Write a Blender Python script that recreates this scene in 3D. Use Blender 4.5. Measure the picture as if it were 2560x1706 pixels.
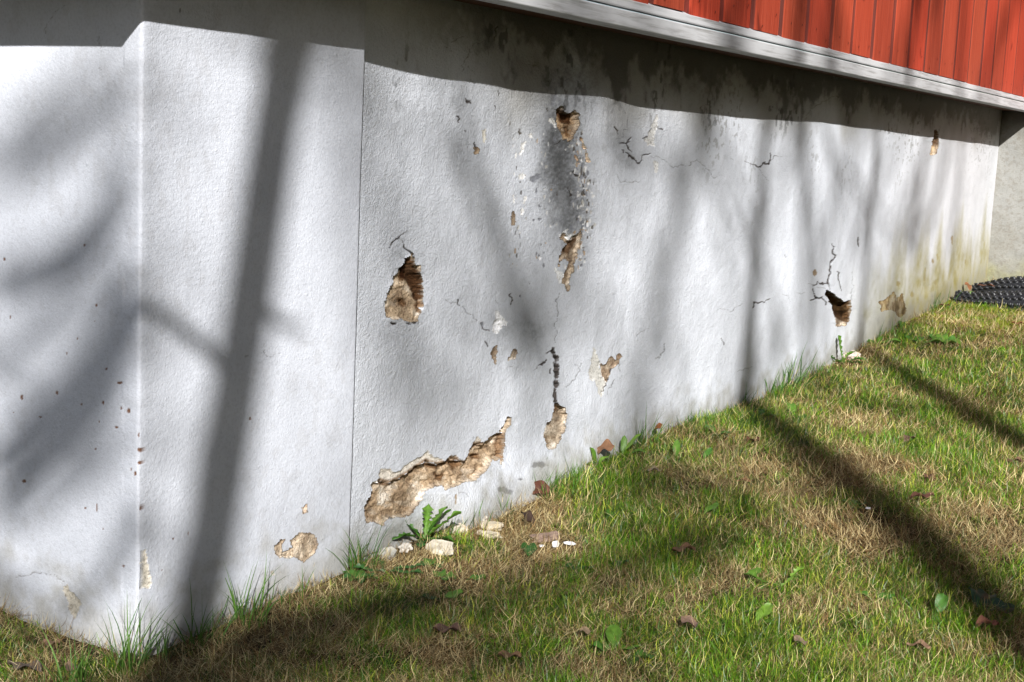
import bpy, bmesh, math, random
import numpy as np
from mathutils import Matrix, Vector, noise as mnoise
random.seed(4); rng = np.random.default_rng(7)
for o in list(bpy.data.objects): bpy.data.objects.remove(o)
scene = bpy.context.scene; COL = scene.collection

# ------------------------------------------------------------------ camera
F = 3500.0                       # focal length in pixels of a 2560 px wide picture
def nz(v): v = np.array(v, float); return v/np.linalg.norm(v)
AZ = -nz([-1130, 24600, F]); AX = nz([2120, (-F*F+2120*1130)/24600, F]); AY = np.cross(AZ, AX)
R = np.array([AX, AY, AZ])       # rows: the world axes seen from the camera
HC = 0.75                        # camera height
CAM = np.array([0.0, -1.4, HC])
cd = bpy.data.cameras.new("camera"); cam = bpy.data.objects.new("camera", cd); COL.objects.link(cam)
right, down, fwd = R[:, 0], R[:, 1], R[:, 2]
cam.matrix_world = Matrix(((right[0], -down[0], -fwd[0], CAM[0]), (right[1], -down[1], -fwd[1], CAM[1]),
                           (right[2], -down[2], -fwd[2], CAM[2]), (0, 0, 0, 1)))
cd.sensor_width = 36; cd.lens = 36*F/2560; cd.clip_start = .05; cd.clip_end = 800
scene.camera = cam

# ------------------------------------------------------------------ light
SUN_AZ, SUN_EL = math.radians(35.0), math.radians(27.6)     # light travels along +X turned 35 degrees to +Y
TR = np.array([math.cos(SUN_AZ)*math.cos(SUN_EL), math.sin(SUN_AZ)*math.cos(SUN_EL), -math.sin(SUN_EL)])
world = bpy.data.worlds.new("World"); scene.world = world; world.use_nodes = True
wn = world.node_tree.nodes; wl = world.node_tree.links
sky = wn.new('ShaderNodeTexSky'); sky.sky_type = 'NISHITA'; sky.sun_disc = False
sky.sun_elevation = SUN_EL
sky.sun_rotation = math.atan2(-TR[0], -TR[1])
wl.new(sky.outputs[0], wn['Background'].inputs[0]); wn['Background'].inputs[1].default_value = 0.06
sd = bpy.data.lights.new("sun", 'SUN'); sd.energy = 5.0; sd.angle = math.radians(.5); sd.color = (1.0, .975, .935)
sun = bpy.data.objects.new("sun", sd); COL.objects.link(sun)
sun.rotation_euler = Vector(TR).to_track_quat('-Z', 'Y').to_euler()
scene.view_settings.view_transform = 'Standard'; scene.view_settings.look = 'None'
scene.view_settings.exposure = 0.80; scene.view_settings.gamma = 1.0

# ------------------------------------------------------------------ helpers
def ray(px, py): return R @ np.array([px-1280, py-853, F])
def proj(P):
    c = (P-CAM) @ R
    return 1280+F*c[:, 0]/c[:, 2], 853+F*c[:, 1]/c[:, 2]
def tagp(o, label=None, cat=None, group=None, kind=None):
    if label: o['label'] = label
    if cat: o['category'] = cat
    if group: o['group'] = group
    if kind: o['kind'] = kind
    return o
def empty(name, loc, parent=None):
    o = bpy.data.objects.new(name, None); COL.objects.link(o); o.location = loc; o.empty_display_size = .05
    if parent: o.parent = parent
    return o
def mesh_obj(name, V, Fc, mat, parent=None, attrs=None, smooth=True, origin=None):
    """V (n,3), Fc (m,4) or (m,3) ints, numpy; one mesh object"""
    V = np.asarray(V, dtype=np.float32); Fc = np.asarray(Fc, dtype=np.int32)
    if origin is not None: V = V-np.asarray(origin, dtype=np.float32)
    k = Fc.shape[1]; me = bpy.data.meshes.new(name)
    me.vertices.add(len(V)); me.vertices.foreach_set('co', V.ravel())
    me.loops.add(Fc.size); me.loops.foreach_set('vertex_index', Fc.ravel())
    me.polygons.add(len(Fc)); me.polygons.foreach_set('loop_start', np.arange(0, Fc.size, k, dtype=np.int32))
    me.polygons.foreach_set('loop_total', np.full(len(Fc), k, dtype=np.int32))
    me.polygons.foreach_set('use_smooth', np.full(len(Fc), smooth, dtype=bool))
    me.update(calc_edges=True)
    if attrs:
        for an, A in attrs.items():
            if A.ndim == 2:
                a = me.attributes.new(an, 'FLOAT_COLOR', 'POINT')
                c = np.ones((len(V), 4), dtype=np.float32); c[:, :3] = A[:, :3]; a.data.foreach_set('color', c.ravel())
            else:
                a = me.attributes.new(an, 'FLOAT', 'POINT'); a.data.foreach_set('value', A.astype(np.float32))
    me.materials.append(mat); me.validate()
    o = bpy.data.objects.new(name, me); COL.objects.link(o)
    if origin is not None: o.location = origin
    if parent: o.parent = parent
    return o
def box(name, lo, hi, mat, parent=None, bevel=.0015):
    bm = bmesh.new(); bmesh.ops.create_cube(bm, size=1)
    for v in bm.verts:
        v.co = [lo[i]+(v.co[i]+.5)*(hi[i]-lo[i]) for i in range(3)]
    if bevel: bmesh.ops.bevel(bm, geom=bm.edges[:], offset=bevel, segments=2, affect='EDGES')
    me = bpy.data.meshes.new(name); bm.to_mesh(me); bm.free(); me.materials.append(mat)
    o = bpy.data.objects.new(name, me); COL.objects.link(o)
    if parent: o.parent = parent
    return o
_T = rng.random((256, 256))
def vn(x, y, seed=0):
    x = np.asarray(x)+seed*17.31; y = np.asarray(y)+seed*7.77
    xi = np.floor(x).astype(int); yi = np.floor(y).astype(int); fx = x-xi; fy = y-yi
    fx = fx*fx*(3-2*fx); fy = fy*fy*(3-2*fy)
    a = _T[xi & 255, yi & 255]; b = _T[(xi+1) & 255, yi & 255]; c = _T[xi & 255, (yi+1) & 255]; d = _T[(xi+1) & 255, (yi+1) & 255]
    return (a*(1-fx)+b*fx)*(1-fy)+(c*(1-fx)+d*fx)*fy
def fbm(x, y, octv=4, seed=0, gain=.5):
    s = 0; a = 1; t = 0
    for i in range(octv):
        s = s+a*vn(x*2**i, y*2**i, seed+i*3); t += a; a *= gain
    return s/t            # 0..1, mean .5
def sst(e0, e1, x): t = np.clip((x-e0)/(e1-e0), 0, 1); return t*t*(3-2*t)

def poly_sd(px, py, poly):
    """signed distance (negative inside) to a polygon"""
    P = np.array(poly, float); Q = np.roll(P, -1, 0)
    d = np.full(px.shape, 1e9); ins = np.zeros(px.shape, bool)
    for (ax, ay), (bx, by) in zip(P, Q):
        ex, ey = bx-ax, by-ay; L = ex*ex+ey*ey+1e-9
        t = np.clip(((px-ax)*ex+(py-ay)*ey)/L, 0, 1)
        d = np.minimum(d, (px-ax-t*ex)**2+(py-ay-t*ey)**2)
        c = ((ay > py) != (by > py)) & (px < ex*(py-ay)/(by-ay+1e-12)+ax); ins ^= c
    d = np.sqrt(d); return np.where(ins, -d, d)
def line_sd(px, py, pts, w0, w1):
    """distance to a polyline minus its width, which runs w0 -> w1"""
    P = np.array(pts, float); n = len(P)-1; d = np.full(px.shape, 1e9)
    px = px+(vn(px/7, py/7, 63)-.5)*7+(vn(px/19, py/19, 64)-.5)*8; py = py+(vn(px/7, py/7, 65)-.5)*7+(vn(px/19, py/19, 66)-.5)*8
    for i in range(n):
        (ax, ay), (bx, by) = P[i], P[i+1]; ex, ey = bx-ax, by-ay; L = ex*ex+ey*ey+1e-9
        t = np.clip(((px-ax)*ex+(py-ay)*ey)/L, 0, 1); u = (i+t)/n; w = (w0+(w1-w0)*u)*(.72-.9*np.abs(u-.5)**2)
        d = np.minimum(d, np.hypot(px-ax-t*ex, py-ay-t*ey)-w)
    return d
# places read off enlarged views of the photograph: z(view, points)
VIEW = {1: (0, 0, 2.45), 2: (800, 0, 2.45), 3: (1600, 0, 2.45), 4: (0, 533, 2.45), 5: (800, 533, 2.45), 6: (1600, 533, 2.45),
        7: (0, 1066, 2.45), 8: (800, 1066, 2.45), 9: (1600, 1066, 2.45), 10: (900, 1000, 3.92), 11: (2200, 580, 6.533)}
def zp(v, pts):
    ox, oy, s = VIEW[v]; return [(ox+x/s, oy+y/s) for x, y in pts]
def z1(v, x, y): return zp(v, [(x, y)])[0]

# ------------------------------------------------------------------ shape of the place
WX = [0, 1.795, 1.86, 1.94, 2.03, 2.12, 2.28, 2.51, 2.65, 2.82, 3.19, 3.56, 3.84, 4.04, 4.42, 4.79, 5.29, 5.8, 6.5, 9]
WY = [-.0466, -.0466, -.0426, -.0386, -.0336, -.0321, -.0265, -.030, -.0305, -.0195, -.0187, -.0192, -.0225, -.0290, -.0255, -.0225, -.0150, -.0145, -.007, -.007]
def wall_y(x): return np.interp(x, WX, WY)
PIER_Y = -.0635; PIER_X1 = 1.765; PIER_X0 = 1.302; END_X = 6.51
TRIM_Z = HC+.228; TRIM_Y = -.172
def gz_raw(x, y):
    c = np.interp(x, [0, 1.3, 1.75, 2.3, 2.6, 3.1, 3.65, 4.2, 4.65, 5.5, 6.47, 9],
                  [-.705, -.712, -.703, -.716, -.690, -.684, -.690, -.662, -.635, -.583, -.535, -.50])
    c = c+.022*sst(.08, .45, y)
    c = c+.020*(fbm(x*2.3, y*2.3, 3, 5)-.5)*sst(0, .3, -y)+.012*(fbm(x*9, y*9, 2, 9)-.5)
    return c+HC
def ground_z(x, y): return gz_raw(np.asarray(x, float), np.asarray(y, float))
def on_ground(px, py):
    r = ray(px, py); z = HC-.72
    for _ in range(12):
        P = CAM+r*((z-CAM[2])/r[2]); z = float(ground_z(P[0], P[1]))
    if P[0] > PIER_X0-.03:
        lim = (PIER_Y if P[0] < PIER_X1 else float(wall_y(P[0])))-.028
        if P[1] > lim: P = on_wall(px, py); P[1] = (PIER_Y if P[0] < PIER_X1 else float(wall_y(P[0])))-.028; z = float(ground_z(P[0], P[1]))
    return np.array([P[0], P[1], z])
def on_wall(px, py):
    r = ray(px, py); y = -.02
    for _ in range(8):
        P = CAM+r*((y-CAM[1])/r[1]); y = PIER_Y if P[0] < PIER_X1 else float(wall_y(P[0]))
    return P
def on_x(px, py, x): r = ray(px, py); return CAM+r*((x-CAM[0])/r[0])

# ------------------------------------------------------------------ materials
class NT:
    def __init__(s, name, rough=.85, spec=.3):
        s.m = bpy.data.materials.new(name); s.m.use_nodes = True; s.t = s.m.node_tree; s.n = s.t.nodes; s.l = s.t.links
        s.b = s.n['Principled BSDF']; s.b.inputs['Roughness'].default_value = rough
        s.b.inputs['Specular IOR Level'].default_value = spec
        s.tc = s.n.new('ShaderNodeTexCoord')
    def noise(s, scale, detail=4, rough=.6, vec=None, dist=0):
        n = s.n.new('ShaderNodeTexNoise'); n.inputs['Scale'].default_value = scale; n.inputs['Detail'].default_value = detail
        n.inputs['Roughness'].default_value = rough; n.inputs['Distortion'].default_value = dist
        s.l.new(vec or s.tc.outputs['Object'], n.inputs['Vector']); return n.outputs['Fac']
    def scaled(s, v):
        m = s.n.new('ShaderNodeMapping'); m.inputs['Scale'].default_value = v
        s.l.new(s.tc.outputs['Object'], m.inputs['Vector']); return m.outputs[0]
    def ramp(s, fac, stops):
        r = s.n.new('ShaderNodeValToRGB'); e = r.color_ramp.elements
        while len(e) < len(stops): e.new(.5)
        for k, (p, c) in enumerate(stops):
            e[k].position = p; e[k].color = (*c, 1) if len(c) == 3 else c
        s.l.new(fac, r.inputs[0]); return r.outputs[0]
    def mix(s, a, b, fac, mode='MIX'):
        m = s.n.new('ShaderNodeMix'); m.data_type = 'RGBA'; m.blend_type = mode
        for k, v in ((0, fac), (6, a), (7, b)):
            if isinstance(v, (int, float)): m.inputs[k].default_value = v
            elif isinstance(v, tuple): m.inputs[k].default_value = (*v, 1)
            else: s.l.new(v, m.inputs[k])
        return m.outputs[2]
    def math(s, op, a, b):
        m = s.n.new('ShaderNodeMath'); m.operation = op
        for k, v in ((0, a), (1, b)):
            if isinstance(v, (int, float)): m.inputs[k].default_value = v
            else: s.l.new(v, m.inputs[k])
        return m.outputs[0]
    def attr(s, name, out='Color'):
        a = s.n.new('ShaderNodeAttribute'); a.attribute_name = name; return a.outputs[out]
    def color(s, c):
        if isinstance(c, tuple): s.b.inputs['Base Color'].default_value = (*c, 1)
        else: s.l.new(c, s.b.inputs['Base Color'])
        return s
    def bump(s, h, dist=.002, strength=1.0):
        b = s.n.new('ShaderNodeBump'); b.inputs['Distance'].default_value = dist; b.inputs['Strength'].default_value = strength
        s.l.new(h, b.inputs['Height'])
        prev = s.b.inputs['Normal']
        if prev.is_linked: s.l.new(prev.links[0].from_socket, b.inputs['Normal'])
        s.l.new(b.outputs[0], s.b.inputs['Normal']); return s
    def translucent(s, fac):
        tr = s.n.new('ShaderNodeBsdfTranslucent'); mx = s.n.new('ShaderNodeMixShader'); mx.inputs[0].default_value = fac
        bc = s.b.inputs['Base Color']
        if bc.is_linked: s.l.new(bc.links[0].from_socket, tr.inputs[0])
        else: tr.inputs[0].default_value = bc.default_value
        s.l.new(s.b.outputs[0], mx.inputs[1]); s.l.new(tr.outputs[0], mx.inputs[2])
        s.l.new(mx.outputs[0], s.n['Material Output'].inputs[0]); return s

def render_mat(name, brushed):
    s = NT(name, .8, .25)
    c = s.attr('col')
    c = s.mix(c, s.ramp(s.noise(9, 5), [(.3, (.90, .90, .90)), (.7, (1.05, 1.05, 1.05))]), 1.0, 'MULTIPLY')
    c = s.mix(c, s.ramp(s.noise(260, 2), [(.25, (.86, .86, .86)), (.5, (1, 1, 1)), (.8, (1.05, 1.05, 1.05))]), 1.0, 'MULTIPLY')
    s.color(c)
    h = s.noise(420, 3, .55)
    if True:
        w = s.n.new('ShaderNodeTexWave'); w.wave_type = 'RINGS'; w.rings_direction = 'SPHERICAL'; w.inputs['Scale'].default_value = 38
        w.inputs['Distortion'].default_value = 5; w.inputs['Detail'].default_value = 3; w.inputs['Detail Scale'].default_value = 2.2
        mp = s.n.new('ShaderNodeMapping'); mp.inputs['Location'].default_value = (-1.5, .6, .1)
        s.l.new(s.tc.outputs['Object'], mp.inputs['Vector']); s.l.new(mp.outputs[0], w.inputs['Vector'])
        s.bump(s.math('MULTIPLY', w.outputs['Fac'], s.noise(7, 3)), .0010, .14 if brushed else .25)
    if brushed:
        s.bump(h, .0012, .5); s.bump(s.noise(230, 4, .6), .0014, .5)
    else:
        s.bump(s.noise(620, 2, .6), .0020, .6); s.bump(s.noise(240, 3, .6), .0034, .65); s.bump(s.noise(16, 3, .6), .006, .35); s.bump(s.noise(28, 3, .6), .004, .35)
    s.bump(s.ramp(s.noise(70, 2), [(.64, (0, 0, 0)), (.80, (1, 1, 1))]), .0014, .3)
    return s.m
M_WALL = render_mat('rough_painted_render', False); M_PIER = render_mat('brushed_painted_render', True)
def mortar_mat():
    s = NT('sandy_mortar', .95, .1)
    c = s.ramp(s.noise(22, 5, .65), [(.36, (.22, .17, .125)), (.46, (.37, .30, .225)), (.53, (.50, .42, .33)), (.61, (.68, .63, .56))])
    c = s.mix(c, s.ramp(s.noise(300, 3), [(.30, (.30, .26, .22)), (.45, (1, 1, 1)), (.8, (1.2, 1.18, 1.14))]), 1.0, 'MULTIPLY')
    c = s.mix(c, s.attr('col'), 1.0, 'MULTIPLY')
    s.color(c); s.bump(s.noise(160, 5, .7), .006, .9); s.bump(s.noise(45, 4, .7), .008, .7); return s.m
M_MORTAR = mortar_mat()
def lime_mat():
    s = NT('bare_undercoat', .9, .15)
    c = s.mix(s.attr('col'), s.ramp(s.noise(200, 4), [(.32, (.55, .53, .5)), (.5, (1, 1, 1)), (.7, (1.08, 1.07, 1.05))]), 1.0, 'MULTIPLY')
    s.color(c); s.bump(s.noise(300, 4, .7), .003, .8); return s.m
M_LIME = lime_mat()

# ------------------------------------------------------------------ damage on the plaster, outlines in photo pixels
# (kind, outline, depth in metres, colour, name, label)
TAN = (1, .96, .9)
HOLES = [
 ('m', zp(5, [(560,245),(545,265),(515,295),(490,340),(460,390),(435,440),(412,500),(402,570),(410,630),(440,655),(500,648),(550,672),(590,668),(615,610),(632,560),(630,500),(625,420),(612,360),(608,325),(580,320),(565,280)]), .011, (1.35,1.25,1.12), 'teardrop shaped hole of pale sandy mortar'),
 ('m', zp(10, [(115,830),(205,800),(300,820),(370,790),(440,740),(520,690),(590,640),(650,600),(760,640),(840,610),(880,575),(960,600),(1010,600),(1045,545),(1075,495),(1110,440),(1170,450),(1230,405),(1300,350),(1385,320),(1365,300),(1400,240),(1440,175),(1475,175),(1465,230),(1430,290),(1405,345),(1400,480),(1380,630),(1370,570),(1290,590),(1230,670),(1150,750),(1080,800),(980,810),(900,850),(830,885),(800,830),(720,850),(640,890),(600,960),(540,1040),(480,1130),(400,1150),(300,1150),(210,1230),(150,1190),(60,1200),(45,1090),(90,960),(120,890)]), .020, (1.12,1,.86), 'long ragged strip of exposed brown mortar low on the wall'),
 ('m', zp(10, [(1900,20),(1960,60),(2000,75),(2020,140),(2000,280),(1960,400),(1920,470),(1850,485),(1820,440),(1795,360),(1810,280),(1830,230),(1870,190),(1895,140)]), .014, (.95,.9,.84), 'tongue of grey brown mortar under the vertical crack'),
 ('m', zp(2, [(1445,670),(1480,655),(1500,690),(1525,705),(1560,670),(1580,700),(1582,770),(1570,800),(1550,850),(1520,868),(1490,850),(1465,790),(1448,740)]), .016, (1.35,1.15,.92), 'orange tan mortar hole just under the eave shadow'),
 ('m', zp(5, [(1465,150),(1500,118),(1530,172),(1600,100),(1602,160),(1585,230),(1560,300),(1540,380),(1520,480),(1500,440),(1480,430),(1500,370),(1525,300),(1500,265),(1475,290),(1455,345),(1465,290),(1488,225),(1510,190)]), .010, (.95,.86,.78), 'jagged brown mortar scar below the grey stain'),
 ('m', zp(3, [(1805,800),(1822,850),(1818,900),(1800,948),(1775,948),(1775,920),(1790,850)]), .012, (1.5,1.25,.9), 'small upright tan slot near the far corner'),
 ('m', zp(6, [(1140,470),(1165,475),(1200,510),(1250,545),(1290,525),(1290,600),(1268,665),(1250,690),(1200,690),(1185,600),(1165,545),(1135,490)]), .022, (.34,.27,.2), 'dark broken hole above the grass at the far end'),
 ('m', zp(5, [(1072,655),(1110,648),(1105,690),(1085,725),(1062,715),(1065,680)]), .005, (.55,.52,.5), None),
 ('m', zp(5, [(1048,825),(1078,818),(1080,870),(1075,935),(1060,900),(1045,860)]), .006, (.75,.7,.65), None),
 ('m', zp(5, [(1165,870),(1190,828),(1202,860),(1190,890),(1150,900)]), .005, (.72,.68,.64), None),
 ('m', zp(2, [(1598,850),(1632,905),(1628,938),(1605,905)]), .007, (1.3,1.1,.9), None),
 ('m', zp(2, [(1628,935),(1652,990),(1640,1008),(1626,975)]), .008, (1.1,.95,.8), None),
 ('m', zp(2, [(1557,945),(1587,985),(1570,995)]), .005, (1.2,1,.85), None),
 ('m', zp(5, [(1715,925),(1760,928),(1775,885),(1800,880),(1810,900),(1835,858),(1846,880),(1830,920),(1800,952),(1775,957),(1770,1010),(1752,1040),(1730,1000)]), .0035, (1.15,1.05,.98), None),
 ('m', zp(7, [(1680,740),(1710,700),(1755,685),(1722,720),(1730,772),(1790,742),(1780,700),(1830,650),(1870,655),(1900,648),(1940,690),(1952,730),(1920,780),(1860,828),(1800,802),(1720,808),(1690,780)]), .0035, (1.5,1.45,1.4), 'rounded bare patch of pale mortar low on the pier'),
 ('m', zp(7, [(1852,500),(1878,478),(1880,522),(1858,532)]), .003, (1.2,1.05,.95), None),
 ('m', zp(6, [(1462,545),(1500,530),(1540,500),(1555,485),(1570,535),(1606,500),(1625,600),(1600,645),(1540,590),(1480,600)]), .0025, (1.25,1.1,.8), 'tan jagged patch where paint has gone at the grass line'),
 ('m', zp(2, [(1180,1285),(1195,1300),(1192,1380),(1175,1375),(1172,1320)]), .002, (1.0,.95,.9), None),
 ('m', zp(2, [(940,905),(968,910),(965,940),(945,948)]), .003, (1.25,1.15,1.05), None),
 ('l', zp(5, [(1680,818),(1700,850),(1715,925),(1730,1000),(1752,1040),(1725,1128),(1705,1080),(1680,1030),(1652,1015),(1655,960),(1665,880)]), .003, (.66,.65,.62), 'white scraped undercoat beside the brown scar'),
 ('l', zp(5, [(1072,590),(1120,640),(1142,645),(1135,682),(1112,690),(1100,738),(1062,738),(1048,715),(1060,660),(1070,640)]), .002, (.86,.87,.90), 'white peeled spot around a dark centre'),
 ('l', zp(2, [(2065,703),(2072,760),(2055,830),(2052,892),(2010,892),(1978,858),(2010,835),(2030,770),(2055,720)]), .003, (.72,.72,.72), 'white peeled flake beside the cluster of cracks'),
 ('l', zp(2, [(2050,988),(2076,1000),(2072,1060),(2055,1072),(2046,1020)]), .002, (.76,.76,.76), None),
 ('l', zp(10, [(115,830),(190,770),(205,680),(250,665),(320,710),(400,690),(430,650),(560,570),(620,540),(660,505),(740,560),(830,600),(870,550),(930,550),(1000,600),(960,600),(880,575),(840,610),(760,640),(650,600),(590,640),(520,690),(440,740),(370,790),(300,820),(205,800)]), .0045, (.80,.74,.66), 'pale crumbled plaster lip above the long strip'),
 ('l', zp(10, [(1045,545),(1095,430),(1140,352),(1180,410),(1230,405),(1170,450),(1110,440),(1075,495)]), .003, (.62,.57,.5), None),
 ('l', zp(2, [(1275,825),(1300,812),(1312,850),(1290,852)]), .0015, (.88,.88,.88), None),
 ('l', zp(2, [(1238,878),(1266,873),(1245,940),(1228,950)]), .0015, (.88,.88,.88), None),
 ('l', zp(2, [(1197,938),(1207,942),(1204,972),(1194,972)]), .0015, (.88,.88,.88), None),
 ('l', zp(2, [(1220,1080),(1245,1062),(1262,1075),(1250,1100),(1225,1096)]), .0015, (.88,.88,.88), None),
 ('l', zp(2, [(1255,1205),(1268,1205),(1262,1250),(1245,1245)]), .0015, (.88,.88,.88), None),
 ('l', zp(2, [(1236,1268),(1252,1270),(1248,1322),(1232,1318)]), .0015, (.88,.88,.88), None),
 ('l', zp(2, [(1183,1195),(1193,1200),(1193,1250),(1185,1240)]), .0015, (.88,.88,.88), None),
 ('l', zp(2, [(1405,722),(1425,722),(1448,760),(1445,800),(1430,770),(1408,745)]), .002, (.85,.85,.85), None),
 ('l', zp(5, [(1440,330),(1455,350),(1480,370),(1490,385),(1475,440),(1450,400),(1436,360)]), .0015, (.88,.89,.91), None),
 ('l', zp(5, [(1455,120),(1480,130),(1510,95),(1525,100),(1520,130),(1575,130),(1550,160),(1530,168),(1500,118),(1465,148)]), .0015, (.85,.86,.88), None),
 ('l', zp(2, [(988,800),(1018,790),(1015,850),(1005,880),(990,860)]), .002, (.70,.67,.60), None),
 ('l', zp(7, [(385,985),(410,968),(435,1020),(470,1040),(492,1080),(490,1112),(455,1178),(430,1140),(410,1060)]), .003, (.68,.63,.55), 'cream bare patch low on the left face'),
 ('l', zp(7, [(1656,890),(1675,878),(1680,910),(1660,918)]), .002, (.68,.63,.55), None),
 ('l', zp(7, [(866,650),(885,720),(905,820),(918,900),(934,960),(918,992),(880,992),(866,900),(860,850),(866,780)]), .003, (.70,.65,.56), 'worn cream edge at the foot of the outer corner'),
]
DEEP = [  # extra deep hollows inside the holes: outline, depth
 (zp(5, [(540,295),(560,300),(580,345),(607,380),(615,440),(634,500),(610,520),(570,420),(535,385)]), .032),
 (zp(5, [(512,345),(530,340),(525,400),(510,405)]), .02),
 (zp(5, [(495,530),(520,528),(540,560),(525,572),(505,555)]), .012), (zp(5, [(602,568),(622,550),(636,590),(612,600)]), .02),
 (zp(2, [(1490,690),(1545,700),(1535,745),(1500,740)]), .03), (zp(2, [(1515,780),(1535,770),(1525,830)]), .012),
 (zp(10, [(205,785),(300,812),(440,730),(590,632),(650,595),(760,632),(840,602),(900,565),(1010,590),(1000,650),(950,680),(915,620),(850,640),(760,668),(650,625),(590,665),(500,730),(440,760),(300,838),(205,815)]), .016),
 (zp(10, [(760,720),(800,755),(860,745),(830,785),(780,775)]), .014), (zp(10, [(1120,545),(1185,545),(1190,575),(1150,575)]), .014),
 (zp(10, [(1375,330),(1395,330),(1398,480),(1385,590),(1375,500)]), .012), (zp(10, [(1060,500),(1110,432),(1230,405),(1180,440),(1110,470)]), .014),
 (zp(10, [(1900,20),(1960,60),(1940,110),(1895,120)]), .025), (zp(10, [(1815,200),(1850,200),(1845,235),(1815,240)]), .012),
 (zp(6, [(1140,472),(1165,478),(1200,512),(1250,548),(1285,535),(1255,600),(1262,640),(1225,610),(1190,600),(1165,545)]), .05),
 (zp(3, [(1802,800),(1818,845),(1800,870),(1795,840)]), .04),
 (zp(5, [(1500,230),(1540,180),(1580,160),(1530,240)]), .012),
]
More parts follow.
